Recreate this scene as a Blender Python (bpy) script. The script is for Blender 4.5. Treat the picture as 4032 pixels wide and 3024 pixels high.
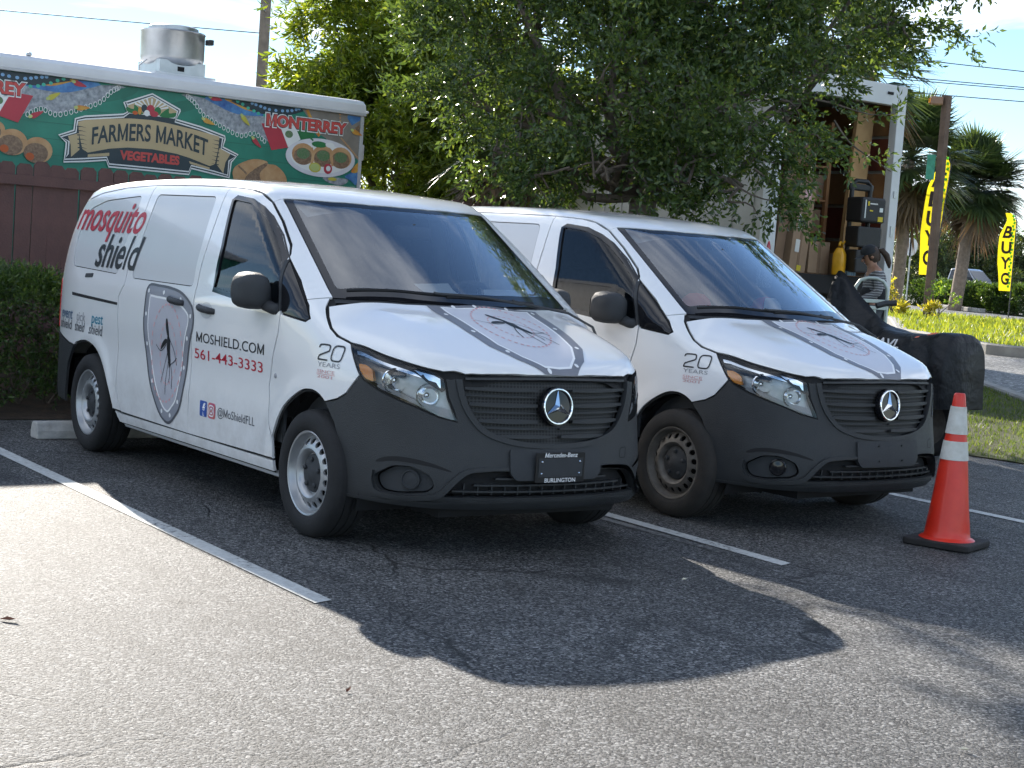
import bpy, bmesh, math, random
import numpy as np
from mathutils import Vector, Matrix
from mathutils.geometry import delaunay_2d_cdt
for o in list(bpy.data.objects): bpy.data.objects.remove(o)
sc = bpy.context.scene
COL = sc.collection
rad = math.radians
# ------------------------------------------------------------------ camera
cd = bpy.data.cameras.new('camera'); cam = bpy.data.objects.new('camera', cd); COL.objects.link(cam)
cd.sensor_width = 36; cd.lens = 55.5; cd.clip_start = .1; cd.clip_end = 2000
CR = ((0.57741, 0.8135, 0.06943), (-0.10691, -0.00897, 0.99423), (0.80942, -0.5815, 0.08179))
m = Matrix([[CR[c][r] for c in range(3)] for r in range(3)]).to_4x4()
m.translation = (7.2708, -4.8842, 1.5535); cam.matrix_world = m
sc.camera = cam
sc.cycles.use_adaptive_sampling = True; sc.cycles.adaptive_threshold = .03
sc.cycles.max_bounces = 6; sc.cycles.diffuse_bounces = 3; sc.cycles.glossy_bounces = 3; sc.cycles.transmission_bounces = 3; sc.cycles.transparent_max_bounces = 8
sc.render.resolution_x = 1024; sc.render.resolution_y = 768
# ------------------------------------------------------------------ light
SUN_EL = rad(25.0); SUN_AZ = rad(167.5)          # azimuth counter-clockwise from +X
sd = Vector((math.cos(SUN_AZ)*math.cos(SUN_EL), math.sin(SUN_AZ)*math.cos(SUN_EL), math.sin(SUN_EL)))
ld = bpy.data.lights.new('sun', 'SUN'); ld.energy = 5.0; ld.angle = rad(.53); ld.color = (1, .93, .83)
lo = bpy.data.objects.new('sun', ld); COL.objects.link(lo); lo.rotation_euler = sd.to_track_quat('Z', 'Y').to_euler()
w = bpy.data.worlds.new('World'); sc.world = w; w.use_nodes = True
sc.view_settings.view_transform = 'Standard'; sc.view_settings.look = 'None'
sc.view_settings.exposure = 1.1; sc.view_settings.gamma = 1
sc.view_settings.use_curve_mapping = False

def node(nt, typ, ins=None, **props):
    nd = nt.nodes.new(typ)
    for k, v in props.items(): setattr(nd, k, v)
    for k, v in (ins or {}).items():
        s = nd.inputs[k]
        if isinstance(v, bpy.types.NodeSocket): nt.links.new(v, s)
        else: s.default_value = v
    return nd
def ramp(nt, fac, stops):
    r = node(nt, 'ShaderNodeValToRGB', {'Fac': fac}); e = r.color_ramp.elements
    while len(e) < len(stops): e.new(.5)
    for k, (p, c) in enumerate(stops):
        e[k].position = p; e[k].color = c if len(c) == 4 else (*c, 1)
    return r.outputs['Color']
def g4(v): return (v, v, v, 1)
nt = w.node_tree; nt.nodes.clear()
sky = node(nt, 'ShaderNodeTexSky', sky_type='NISHITA', sun_disc=False, sun_elevation=SUN_EL, sun_rotation=rad(90)-SUN_AZ,
           air_density=1.0, dust_density=.02, ozone_density=4.0)
tc = node(nt, 'ShaderNodeTexCoord')
sx = node(nt, 'ShaderNodeSeparateXYZ', {0: tc.outputs['Generated']})
zz = node(nt, 'ShaderNodeMath', {0: sx.outputs['Z'], 1: .0}, operation='MAXIMUM')
zz = node(nt, 'ShaderNodeMath', {0: zz.outputs[0], 1: .16}, operation='ADD')
px = node(nt, 'ShaderNodeMath', {0: sx.outputs['X'], 1: zz.outputs[0]}, operation='DIVIDE')
py = node(nt, 'ShaderNodeMath', {0: sx.outputs['Y'], 1: zz.outputs[0]}, operation='DIVIDE')
pv = node(nt, 'ShaderNodeCombineXYZ', {0: px.outputs[0], 1: py.outputs[0], 2: 13.3})
n1 = node(nt, 'ShaderNodeTexNoise', {'Vector': pv.outputs[0], 'Scale': 1.15, 'Detail': 9, 'Roughness': .6, 'Distortion': .5})
cm = ramp(nt, n1.outputs['Fac'], [(.475, g4(0)), (.65, g4(.92))])
mixc = node(nt, 'ShaderNodeMix', data_type='RGBA')
nt.links.new(cm, mixc.inputs[0]); nt.links.new(sky.outputs[0], mixc.inputs[6]); mixc.inputs[7].default_value = (10.2, 10.7, 11.4, 1)
bg = node(nt, 'ShaderNodeBackground', {'Color': mixc.outputs[2], 'Strength': .090})
wo = node(nt, 'ShaderNodeOutputWorld', {'Surface': bg.outputs[0]})

# ------------------------------------------------------------------ materials
MATS = {}
def newmat(name):
    mt = bpy.data.materials.new(name); mt.use_nodes = True; t = mt.node_tree; t.nodes.clear(); MATS[name] = mt
    return mt, t
def outp(t, sh): node(t, 'ShaderNodeOutputMaterial', {'Surface': sh})
def pm(name, col, rough=.5, metal=0, var=.12, vs=5., bump=0, bs=60., coat=0, spec=.5, rvar=0, col2=None, trl=0, crough=.05, bd=.01):
    mt, t = newmat(name)
    co = node(t, 'ShaderNodeTexCoord').outputs['Object']
    nz = node(t, 'ShaderNodeTexNoise', {'Vector': co, 'Scale': vs, 'Detail': 5, 'Roughness': .6})
    c2 = col2 or tuple(max(0, c*(1-var)) for c in col); c1 = col if col2 else tuple(min(1, c*(1+var)) for c in col)
    cc = ramp(t, nz.outputs['Fac'], [(.3, c2), (.7, c1)])
    ins = {'Base Color': cc, 'Roughness': rough, 'Metallic': metal, 'Coat Weight': coat, 'Coat Roughness': crough, 'Specular IOR Level': spec}
    p = node(t, 'ShaderNodeBsdfPrincipled', ins)
    if rvar:
        rr = node(t, 'ShaderNodeMapRange', {0: nz.outputs['Fac'], 3: rough-rvar, 4: rough+rvar}); t.links.new(rr.outputs[0], p.inputs['Roughness'])
    if bump:
        b = node(t, 'ShaderNodeTexNoise', {'Vector': co, 'Scale': bs, 'Detail': 3})
        bb = node(t, 'ShaderNodeBump', {'Strength': bump, 'Distance': bd, 'Height': b.outputs['Fac']}); t.links.new(bb.outputs[0], p.inputs['Normal'])
    sh = p.outputs[0]
    if trl:
        tr = node(t, 'ShaderNodeBsdfTranslucent', {'Color': cc})
        sh = node(t, 'ShaderNodeMixShader', {0: trl, 1: sh, 2: tr.outputs[0]}).outputs[0]
    outp(t, sh); return mt
def leafmat(name, a, b, trl=.35, rough=.38, tcol=None):
    mt, t = newmat(name)
    gi = node(t, 'ShaderNodeNewGeometry').outputs['Random Per Island']
    cc = ramp(t, gi, [(0, a), (.85, b), (1, tuple(min(1, v) for v in (b[0]*1.7, b[1]*1.35, b[2])))])
    p = node(t, 'ShaderNodeBsdfPrincipled', {'Base Color': cc, 'Roughness': rough, 'Specular IOR Level': .55})
    tc_ = node(t, 'ShaderNodeMix', data_type='RGBA', blend_type='MULTIPLY'); tc_.inputs[0].default_value = 1
    t.links.new(cc, tc_.inputs[6]); tc_.inputs[7].default_value = tcol or (2.6, 2.4, .9, 1)
    tr = node(t, 'ShaderNodeBsdfTranslucent', {'Color': tc_.outputs[2]})
    outp(t, node(t, 'ShaderNodeMixShader', {0: trl, 1: p.outputs[0], 2: tr.outputs[0]}).outputs[0]); return mt
def glassmat(name, tint, gl=1.0, ior=1.5):
    mt, t = newmat(name)
    fr = node(t, 'ShaderNodeFresnel', {'IOR': ior})
    f = node(t, 'ShaderNodeMath', {0: fr.outputs[0], 1: gl}, operation='MULTIPLY'); f.use_clamp = True
    a = node(t, 'ShaderNodeBsdfTransparent', {'Color': (*tint, 1)}); b = node(t, 'ShaderNodeBsdfGlossy', {'Roughness': .015, 'Color': (1, 1, 1, 1)})
    outp(t, node(t, 'ShaderNodeMixShader', {0: f.outputs[0], 1: a.outputs[0], 2: b.outputs[0]}).outputs[0]); return mt

# ------------------------------------------------------------------ mesh helpers
def link(o, parent=None):
    COL.objects.link(o)
    if parent: o.parent = parent
    return o
def mk(name, verts, faces, mat, parent=None, smooth=False, normals=None, angle=None):
    me = bpy.data.meshes.new(name)
    me.from_pydata([tuple(map(float, v)) for v in verts], [], [tuple(map(int, f)) for f in faces]); me.validate()
    if mat: me.materials.append(MATS[mat] if isinstance(mat, str) else mat)
    if smooth:
        for p in me.polygons: p.use_smooth = True
        if angle:
            bm = bmesh.new(); bm.from_mesh(me)
            for e in bm.edges:
                if len(e.link_faces) == 2 and e.calc_face_angle() > rad(angle): e.smooth = False
            bm.to_mesh(me); bm.free()
    if normals is not None and len(normals) == len(me.vertices):
        me.normals_split_custom_set_from_vertices([tuple(map(float, n)) for n in normals])
    return link(bpy.data.objects.new(name, me), parent)
def tag(o, label=None, cat=None, group=None, kind=None):
    for k, v in (('label', label), ('category', cat), ('group', group), ('kind', kind)):
        if v: o[k] = v
    return o
def empty(name, loc=(0, 0, 0), rz=0, label=None, cat=None, group=None):
    o = bpy.data.objects.new(name, None); COL.objects.link(o); o.location = loc; o.rotation_euler = (0, 0, rz); o.empty_display_size = .1
    return tag(o, label, cat, group)
def copy_tree(o, parent=None):
    c = o.copy(); COL.objects.link(c)
    c.parent = parent
    for ch in list(o.children): copy_tree(ch, c)
    return c
class MB:
    """collects simple solids into one mesh"""
    def __init__(s): s.v = []; s.f = []
    def add(s, v, f):
        n = len(s.v); s.v += [tuple(p) for p in v]; s.f += [tuple(i+n for i in q) for q in f]; return s
    def box(s, x0, x1, y0, y1, z0, z1, bev=0):
        if bev:
            bm = bmesh.new(); bmesh.ops.create_cube(bm, size=1)
            for v in bm.verts: v.co = Vector(((x0+x1)/2+v.co.x*(x1-x0), (y0+y1)/2+v.co.y*(y1-y0), (z0+z1)/2+v.co.z*(z1-z0)))
            bmesh.ops.bevel(bm, geom=bm.edges[:], offset=bev, segments=2, affect='EDGES', profile=.5)
            bm.verts.index_update(); s.add([v.co[:] for v in bm.verts], [[v.index for v in f.verts] for f in bm.faces]); bm.free(); return s
        v = [(x, y, z) for x in (x0, x1) for y in (y0, y1) for z in (z0, z1)]
        return s.add(v, [(0, 1, 3, 2), (4, 6, 7, 5), (0, 4, 5, 1), (2, 3, 7, 6), (0, 2, 6, 4), (1, 5, 7, 3)])
    def tube(s, pts, r, n=8, cap=True):
        pts = [Vector(p) for p in pts]; k = len(pts); rs = r if hasattr(r, '__len__') else [r]*k
        base = len(s.v); prev = None
        for i, p in enumerate(pts):
            d = (pts[min(i+1, k-1)]-pts[max(i-1, 0)]).normalized()
            if prev is None: u = d.orthogonal().normalized()
            else: u = (prev-d*prev.dot(d)).normalized()
            prev = u; v_ = d.cross(u)
            for j in range(n):
                a = 2*math.pi*j/n; s.v.append(tuple(p+(u*math.cos(a)+v_*math.sin(a))*rs[i]))
        for i in range(k-1):
            for j in range(n):
                a = base+i*n+j; b = base+i*n+(j+1) % n; s.f.append((a, b, b+n, a+n))
        if cap: s.f.append(tuple(base+j for j in reversed(range(n)))); s.f.append(tuple(base+(k-1)*n+j for j in range(n)))
        return s
    def lathe(s, prof, n=32, axis='z', c=(0, 0, 0), sq=None):
        base = len(s.v)
        for r, h in prof:
            for j in range(n):
                a = 2*math.pi*j/n; q = (r*math.cos(a), r*math.sin(a), h)
                if axis == 'y': q = (q[0], q[2], q[1])
                elif axis == 'x': q = (q[2], q[0], q[1])
                s.v.append((q[0]+c[0], q[1]+c[1], q[2]+c[2]))
        for i in range(len(prof)-1):
            for j in range(n):
                a = base+i*n+j; b = base+i*n+(j+1) % n
                s.f.append((a, b, b+n, a+n) if axis != 'y' else (a, a+n, b+n, b))
        return s
    def loft(s, rings, cap=True, close=True):
        n = len(rings[0]); base = len(s.v)
        for r in rings: s.v += [tuple(p) for p in r]
        for i in range(len(rings)-1):
            for j in range(n if close else n-1):
                a = base+i*n+j; b = base+i*n+(j+1) % n; s.f.append((a, b, b+n, a+n))
        if cap: s.f.append(tuple(base+j for j in reversed(range(n)))); s.f.append(tuple(base+(len(rings)-1)*n+j for j in range(n)))
        return s
    def prism(s, poly, h0, h1, axis='x'):
        """poly in the two other axes, extruded from h0 to h1 along axis"""
        def P(a, b, h): return {'x': (h, a, b), 'y': (a, h, b), 'z': (a, b, h)}[axis]
        n = len(poly); v = [P(a, b, h0) for a, b in poly]+[P(a, b, h1) for a, b in poly]
        f = [tuple(range(n)), tuple(reversed(range(n, 2*n)))]+[(i, i+n, (i+1) % n+n, (i+1) % n) for i in range(n)]
        return s.add(v, f)
    def xf(s, M):
        s.v = [tuple(M @ Vector(p)) for p in s.v]; return s
    def build(s, name, mat, parent=None, smooth=False, angle=None, bevel=0):
        o = mk(name, s.v, s.f, mat, parent, smooth, angle=angle)
        bm = bmesh.new(); bm.from_mesh(o.data); bmesh.ops.recalc_face_normals(bm, faces=bm.faces[:])
        bm.to_mesh(o.data); bm.free()
        if bevel:
            md = o.modifiers.new('b', 'BEVEL'); md.width = bevel; md.segments = 2; md.limit_method = 'ANGLE'
        return o
def inpoly(P, poly):
    P = np.asarray(P); poly = np.asarray(poly); x, y = P[:, 0], P[:, 1]; r = np.zeros(len(P), bool)
    a = poly; b = np.roll(poly, -1, 0)
    for (x0, y0), (x1, y1) in zip(a, b):
        c = (y0 > y) != (y1 > y)
        if c.any():
            xi = x0+(y-y0)*(x1-x0)/((y1-y0) if y1 != y0 else 1e-12); r ^= c & (x < xi)
    return r
def resample(poly, h):
    out = []
    n = len(poly)
    for i in range(n):
        a = np.array(poly[i], float); b = np.array(poly[(i+1) % n], float); k = max(1, int(math.ceil(np.linalg.norm(b-a)/h)))
        for j in range(k): out.append(a+(b-a)*j/k)
    return np.array(out)
def cr(pts, n=6, closed=True):
    """Catmull-Rom through points"""
    P = [np.array(p, float) for p in pts]; N = len(P); out = []
    for i in range(N if closed else N-1):
        g = (lambda k: P[k % N]) if closed else (lambda k: P[min(max(k, 0), N-1)])
        p0, p1, p2, p3 = g(i-1), g(i), g(i+1), g(i+2)
        for j in range(n):
            t = j/n; out.append(.5*((2*p1)+(-p0+p2)*t+(2*p0-5*p1+4*p2-p3)*t*t+(-p0+3*p1-3*p2+p3)*t**3))
    if not closed: out.append(P[-1])
    return np.array(out)
def rnd(poly, r, n=4):
    """round polygon corners"""
    out = []; N = len(poly)
    rs = r if hasattr(r, '__len__') else [r]*N
    for i in range(N):
        p = np.array(poly[i], float); a = np.array(poly[i-1], float)-p; b = np.array(poly[(i+1) % N], float)-p
        la, lb = np.linalg.norm(a), np.linalg.norm(b); q = min(rs[i], la*.45, lb*.45)
        if q < 1e-5: out.append(p); continue
        A = p+a/la*q; Bq = p+b/lb*q
        for j in range(n+1):
            t = j/n; out.append((1-t)**2*A+2*t*(1-t)*p+t*t*Bq)
    return np.array(out)
def fill(poly, holes=(), h=.03):
    """triangulate a polygon with holes, interior points at spacing h"""
    loops = [resample(poly, h)]+[resample(q, h) for q in holes]
    pts = []; edges = []
    for L in loops:
        b = len(pts); n = len(L); pts += list(L); edges += [(b+i, b+(i+1) % n) for i in range(n)]
    A = np.array(pts); lo_, hi = A.min(0), A.max(0)
    gx = np.arange(lo_[0], hi[0], h); gy = np.arange(lo_[1], hi[1], h*.866)
    if len(gx) and len(gy):
        X, Y = np.meshgrid(gx, gy); X = X+(np.arange(len(gy)) % 2)[:, None]*h*.5; G = np.stack([X.ravel(), Y.ravel()], -1)
        k = inpoly(G, loops[0])
        for L in loops[1:]: k &= ~inpoly(G, L)
        G = G[k]
        if len(G):
            d = np.full(len(G), 9.)
            for i in range(0, len(A)): d = np.minimum(d, np.abs(G[:, 0]-A[i, 0])+np.abs(G[:, 1]-A[i, 1]))
            G = G[d > .55*h]
        pts += list(G)
    r = delaunay_2d_cdt([Vector((float(p[0]), float(p[1]))) for p in pts], edges, [], 0, 1e-7)
    V = np.array([(v.x, v.y) for v in r[0]]); Fc = [f for f in r[2]]
    C = np.array([V[list(f)].mean(0) for f in Fc]); k = inpoly(C, loops[0])
    for L in loops[1:]: k &= ~inpoly(C, L)
    F2 = []
    for f, q in zip(Fc, k):
        if q:
            a, b, c = V[f[0]], V[f[1]], V[f[2]]
            F2.append(tuple(f) if (b[0]-a[0])*(c[1]-a[1])-(b[1]-a[1])*(c[0]-a[0]) > 0 else tuple(reversed(f)))
    used = sorted({i for f in F2 for i in f}); mp = {u: i for i, u in enumerate(used)}
    return V[used], [tuple(mp[i] for i in f) for f in F2]
def boundary(faces):
    cnt = {}
    for f in faces:
        for i in range(len(f)): cnt[(f[i], f[(i+1) % len(f)])] = 1
    return [e for e in cnt if (e[1], e[0]) not in cnt]
_txt = {}
def text2d(s, shear=0, bold=0):
    if 'M' not in s: return glyphs(s, shear=shear, bold=bold)
    parts = []; x = 0.; t = .052+bold*1.15
    for ch in s:
        if ch == 'M':
            W_, H_ = .66, .70; b = bold
            P = np.array([(-b, -b), (-b, H_+b), (t*1.5, H_+b), (W_/2, H_*.32), (W_-t*1.5, H_+b), (W_+b, H_+b), (W_+b, -b), (W_-2*t+b, -b), (W_-2*t+b, H_*.62), (W_/2+.03, .02), (W_/2-.03, .02), (2*t-b, H_*.62), (2*t-b, -b)])[::-1]
            P = P+(x+.07, 0); P[:, 0] += shear*P[:, 1]; parts.append(fill(P, h=5.)); x += W_+.14
        else:
            v, f = glyphs(ch, shear=shear, bold=bold); w0 = glyphs('H'+ch+'H')[0][:, 0].max()-glyphs('HH')[0][:, 0].max()
            parts.append((v+(x, 0), f)); x += w0
    return merge(parts)
def glyphs(s, size=1., shear=0, bold=0, sx=1., align='LEFT', track=1.):
    key = (s, size, shear, bold, sx, align, track)
    if key in _txt: return _txt[key]
    c = bpy.data.curves.new('t', 'FONT'); c.body = s; c.size = size; c.shear = shear; c.offset = bold; c.align_x = align; c.space_character = track; c.resolution_u = 4
    o = bpy.data.objects.new('t', c); COL.objects.link(o); bpy.context.view_layer.update()
    e = o.evaluated_get(bpy.context.evaluated_depsgraph_get()); me = e.to_mesh()
    v = np.array([(p.co.x*sx, p.co.y) for p in me.vertices]); f = [tuple(p.vertices) for p in me.polygons]
    e.to_mesh_clear(); bpy.data.objects.remove(o); bpy.data.curves.remove(c)
    _txt[key] = (v, f); return v, f
def fit(v, x0, x1, y0, y1):
    lo_, hi = v.min(0), v.max(0); q = (v-lo_)/(hi-lo_); return np.stack([x0+q[:, 0]*(x1-x0), y0+q[:, 1]*(y1-y0)], -1)
def stroke(pts, wd, closed=False):
    """polyline -> list of polygon strips (one polygon)"""
    P = np.array(pts, float); n = len(P); L = []; R = []
    for i in range(n):
        a = P[i-1] if (closed or i > 0) else P[i]; b = P[(i+1) % n] if (closed or i < n-1) else P[i]
        d = b-a; d = d/max(1e-9, np.linalg.norm(d)); nn = np.array([-d[1], d[0]]); q = wd[i] if hasattr(wd, '__len__') else wd
        L.append(P[i]+nn*q/2); R.append(P[i]-nn*q/2)
    v = L+R; f = [(i, i+n, i+1+n, i+1) for i in range(n-1)]
    if closed: f.append((n-1, 2*n-1, n, 0))
    return np.array(v), f
def ell(cx, cy, rx, ry, n=24, rot=0):
    t = np.linspace(0, 2*math.pi, n, endpoint=False); x, y = rx*np.cos(t), ry*np.sin(t); c, s = math.cos(rot), math.sin(rot)
    return np.stack([cx+c*x-s*y, cy+s*x+c*y], -1)
def merge(parts):
    V = []; F_ = []; n = 0
    for v, f in parts:
        V.append(np.asarray(v)); F_ += [tuple(i+n for i in q) for q in f]; n += len(v)
    return np.concatenate(V), F_
# ------------------------------------------------------------------ base materials
def asphalt(name, lo_, hi, crack=True, gscale=85., bstr=.75):
    mt, t = newmat(name)
    co = node(t, 'ShaderNodeTexCoord').outputs['Object']
    wn = node(t, 'ShaderNodeTexNoise', {'Vector': co, 'Scale': 3., 'Detail': 3})
    vo = node(t, 'ShaderNodeTexVoronoi', {'Vector': co, 'Scale': gscale, 'Randomness': 1.})
    bw = node(t, 'ShaderNodeRGBToBW', {0: vo.outputs['Color']}).outputs[0]
    st = ramp(t, bw, [(.22, lo_), (.5, tuple(a*.6+b*.4 for a, b in zip(lo_, hi))), (.72, hi), (.9, tuple(c*2.0 for c in hi))])
    big = node(t, 'ShaderNodeTexNoise', {'Vector': co, 'Scale': .55, 'Detail': 6, 'Roughness': .62})
    bg_ = ramp(t, big.outputs['Fac'], [(.28, g4(.55)), (.5, g4(.95)), (.72, g4(1.3))])
    c = node(t, 'ShaderNodeMix', data_type='RGBA', blend_type='MULTIPLY'); c.inputs[0].default_value = 1
    t.links.new(st, c.inputs[6]); t.links.new(bg_, c.inputs[7]); col = c.outputs[2]
    hgt = node(t, 'ShaderNodeMath', {0: vo.outputs['Distance'], 1: -1.}, operation='MULTIPLY').outputs[0]
    f2 = node(t, 'ShaderNodeTexNoise', {'Vector': co, 'Scale': 150., 'Detail': 3, 'Roughness': .7})
    hgt = node(t, 'ShaderNodeMath', {0: f2.outputs['Fac'], 1: 1.5, 2: hgt}, operation='MULTIPLY_ADD').outputs[0]
    if crack:
        wv = node(t, 'ShaderNodeMixRGB', {0: .22, 1: co, 2: wn.outputs['Color']}).outputs[0]
        cv = node(t, 'ShaderNodeTexVoronoi', {'Vector': wv, 'Scale': .62}, feature='DISTANCE_TO_EDGE').outputs['Distance']
        msk = ramp(t, node(t, 'ShaderNodeTexNoise', {'Vector': co, 'Scale': .7, 'Detail': 2}).outputs['Fac'], [(.46, g4(0)), (.56, g4(1))])
        cl = ramp(t, cv, [(.0, g4(1)), (.0065, g4(0))])
        ck = node(t, 'ShaderNodeMath', {0: cl, 1: msk}, operation='MULTIPLY').outputs[0]
        k = node(t, 'ShaderNodeMix', data_type='RGBA'); t.links.new(ck, k.inputs[0]); t.links.new(col, k.inputs[6]); k.inputs[7].default_value = (.012, .012, .012, 1); col = k.outputs[2]
        hgt = node(t, 'ShaderNodeMath', {0: ck, 1: -1.6, 2: hgt}, operation='MULTIPLY_ADD').outputs[0]
        # pale scuffs and dried drips
        mp = node(t, 'ShaderNodeMapping', {'Vector': co, 'Scale': (2.2, 7., 1), 'Rotation': (0, 0, .5)}).outputs[0]
        sn = node(t, 'ShaderNodeTexNoise', {'Vector': mp, 'Scale': 1.5, 'Detail': 8, 'Roughness': .75}).outputs['Fac']
        sm = ramp(t, sn, [(.66, g4(0)), (.78, g4(.35))])
        k = node(t, 'ShaderNodeMix', data_type='RGBA'); t.links.new(sm, k.inputs[0]); t.links.new(col, k.inputs[6]); k.inputs[7].default_value = (.30, .30, .28, 1); col = k.outputs[2]
    if crack:
        on = node(t, 'ShaderNodeTexNoise', {'Vector': co, 'Scale': 1.15, 'Detail': 7, 'Roughness': .6, 'Distortion': .6}).outputs['Fac']; om = ramp(t, on, [(.58, g4(1)), (.68, g4(.5)), (.8, g4(.42))])
        wm = node(t, 'ShaderNodeMapping', {'Vector': co, 'Scale': (.9, 5., 1), 'Rotation': (0, 0, .25)}).outputs[0]; ws = ramp(t, node(t, 'ShaderNodeTexNoise', {'Vector': wm, 'Scale': .8, 'Detail': 6, 'Roughness': .65}).outputs['Fac'], [(.36, g4(.70)), (.5, g4(1))])
        for q in (om, ws):
            k = node(t, 'ShaderNodeMix', data_type='RGBA', blend_type='MULTIPLY'); k.inputs[0].default_value = 1; t.links.new(col, k.inputs[6]); t.links.new(q, k.inputs[7]); col = k.outputs[2]
    bp = node(t, 'ShaderNodeBump', {'Strength': bstr, 'Distance': .008, 'Height': hgt}).outputs[0]
    p = node(t, 'ShaderNodeBsdfPrincipled', {'Base Color': col, 'Roughness': .66, 'Specular IOR Level': .42, 'Normal': bp})
    outp(t, p.outputs[0]); return mt
asphalt('asphalt', (.014, .015, .017), (.172, .171, .168), gscale=100., bstr=1.0)
asphalt('road_asphalt', (.10, .10, .10), (.22, .22, .21), crack=False, gscale=30., bstr=.3)
def paintmat(name, col, under, thr):
    mt, t = newmat(name); co = node(t, 'ShaderNodeTexCoord').outputs['Object']
    a = node(t, 'ShaderNodeTexNoise', {'Vector': co, 'Scale': 26., 'Detail': 6, 'Roughness': .75}).outputs['Fac']
    b = node(t, 'ShaderNodeTexNoise', {'Vector': co, 'Scale': 1.3, 'Detail': 3}).outputs['Fac']
    s = node(t, 'ShaderNodeMath', {0: b, 1: .45, 2: a}, operation='MULTIPLY_ADD').outputs[0]
    c = ramp(t, s, [(thr-.05, under), (thr+.03, tuple(.75*x for x in col)), (thr+.22, col)])
    vo = node(t, 'ShaderNodeTexNoise', {'Vector': co, 'Scale': 90., 'Detail': 2}).outputs['Fac']
    bp = node(t, 'ShaderNodeBump', {'Strength': .5, 'Distance': .006, 'Height': vo}).outputs[0]
    outp(t, node(t, 'ShaderNodeBsdfPrincipled', {'Base Color': c, 'Roughness': .62, 'Normal': bp}).outputs[0])
paintmat('line_paint', (.55, .56, .54), (.06, .06, .06), .60)
paintmat('old_paint', (.24, .24, .23), (.05, .05, .05), .70)
pm('concrete', (.42, .41, .39), .85, var=.25, vs=9, bump=.5, bs=70)
pm('kerb_concrete', (.30, .29, .27), .85, var=.25, vs=3, bump=.4, bs=40)
pm('soil', (.075, .050, .032), .95, col2=(.03, .022, .016), vs=7, bump=1., bs=45)
pm('grass_soil', (.085, .10, .030), .95, col2=(.05, .045, .022), vs=1.6, bump=.8, bs=50)
pm('turf', (.13, .165, .03), .9, col2=(.075, .085, .022), vs=.9, bump=.8, bs=18)
pm('far_ground', (.10, .11, .05), .95, var=.3, vs=.2)

# ------------------------------------------------------------------ terrain
def terr(x, y):
    e = np.maximum(0, np.maximum(np.asarray(y)-7.2, -5.2-np.asarray(x)))
    return .55*(1-np.exp(-e/4.5))+.001*e
def axis_pts(a, b, fine0, fine1, step):
    c = np.arange(fine0, fine1, step); lo_ = []; q = fine0; s = step
    while q > a: s *= 1.35; q -= s; lo_.append(q)
    hi = []; q = c[-1]; s = step
    while q < b: s *= 1.35; q += s; hi.append(q)
    return np.array(lo_[::-1]+list(c)+hi)
gx = axis_pts(-900, 900, -24, 4, .8); gy = axis_pts(-900, 900, 2, 24, .8)
X, Y = np.meshgrid(gx, gy); Z = terr(X, Y)-.03
Z[(X > -5.6) & (Y < 7.6)] = -.06
n = len(gx); V = np.stack([X.ravel(), Y.ravel(), Z.ravel()], -1)
Fq = [(j*n+i, j*n+i+1, (j+1)*n+i+1, (j+1)*n+i) for j in range(len(gy)-1) for i in range(n-1)]
tag(mk('ground', V, Fq, 'far_ground', smooth=True), kind='structure')
def sheet(name, poly, mat, dz=.0, h=.8, z=None):
    v, f = fill(poly, h=h)
    zz_ = terr(v[:, 0], v[:, 1])+dz if z is None else np.full(len(v), z)
    return tag(mk(name, np.column_stack([v, zz_]), f, mat, smooth=True), kind='structure')
v, f = fill([(-4.9, -40), (60, -40), (60, 7.0), (4, 7.02), (-1.5, 7.06), (-2.0, 6.97), (-4.9, 6.9)], h=3.)
tag(mk('parking_lot', np.column_stack([v, np.zeros(len(v))]), f, 'asphalt'), kind='structure')
for (x0, x1, y0, y1, tilt) in ((-4.6, 1.37, -1.62, -1.52, -.012), (-4.6, 1.37, 1.19, 1.29, -.006), (-4.6, 1.6, 4.05, 4.15, .0), (-4.6, 1.37, -4.44, -4.34, 0)):
    L = x1-x0; v = [(x0, y0-tilt*L, .004), (x1+.02, y0, .004), (x1-.01, y1, .004), (x0, y1-tilt*L, .004)]
    tag(mk('parking_line', v, [(0, 1, 2, 3)], 'line_paint'), kind='structure')
tag(mk('parking_line', [(-4.6, 1.105, .003), (1.0, 1.09, .003), (1.0, 1.16, .003), (-4.6, 1.17, .003)], [(0, 1, 2, 3)], 'old_paint'), kind='structure')
sheet('planting_bed', [(-4.9, -20), (-4.9, 6.9), (-4.9, 7.2), (-16, 7.2), (-16, -20)], 'soil', .005, .6)
sheet('grass_strip', [(-4.9, 7.2), (-4.9, 6.92), (-2.0, 6.98), (-1.5, 7.07), (30, 7.04), (30, 9.9), (-3, 9.9), (-4, 10.48), (-5.4, 11.43), (-8, 10.5), (-16, 10.2), (-16, 7.2)], 'grass_soil', .01, .5)
sheet('driveway', [(30, 9.8), (-3, 9.9), (-4, 10.48), (-5.4, 11.43), (-8, 10.5), (-30, 10), (-30, 15.4), (-8.6, 15.7), (30, 16.5)], 'road_asphalt', .03, .8)
KB = [(30, 16.5), (-8.6, 15.75), (-12, 17.6), (-16, 22), (-20, 25.7), (-26, 31.2)]
sheet('verge', KB+[(-24.3, 31.4), (-21.2, 29.4), (-18.3, 29.7), (30, 34)], 'turf', .17, .9)
sheet('road', [(-26, 31.2), (-24.3, 30.4), (-21.2, 29.3), (-18.3, 29.6), (30, 33.9), (30, 42), (-26.5, 40.6), (-32, 43.4), (-36, 43.6), (-70, 62), (-60, 52)], 'road_asphalt', .05, 1.5)
sheet('far_lot', [(-26.5, 42.5), (-34, 46.5), (-75, 66), (-70, 110), (20, 110), (20, 44)], 'concrete', .04, 4)
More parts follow.
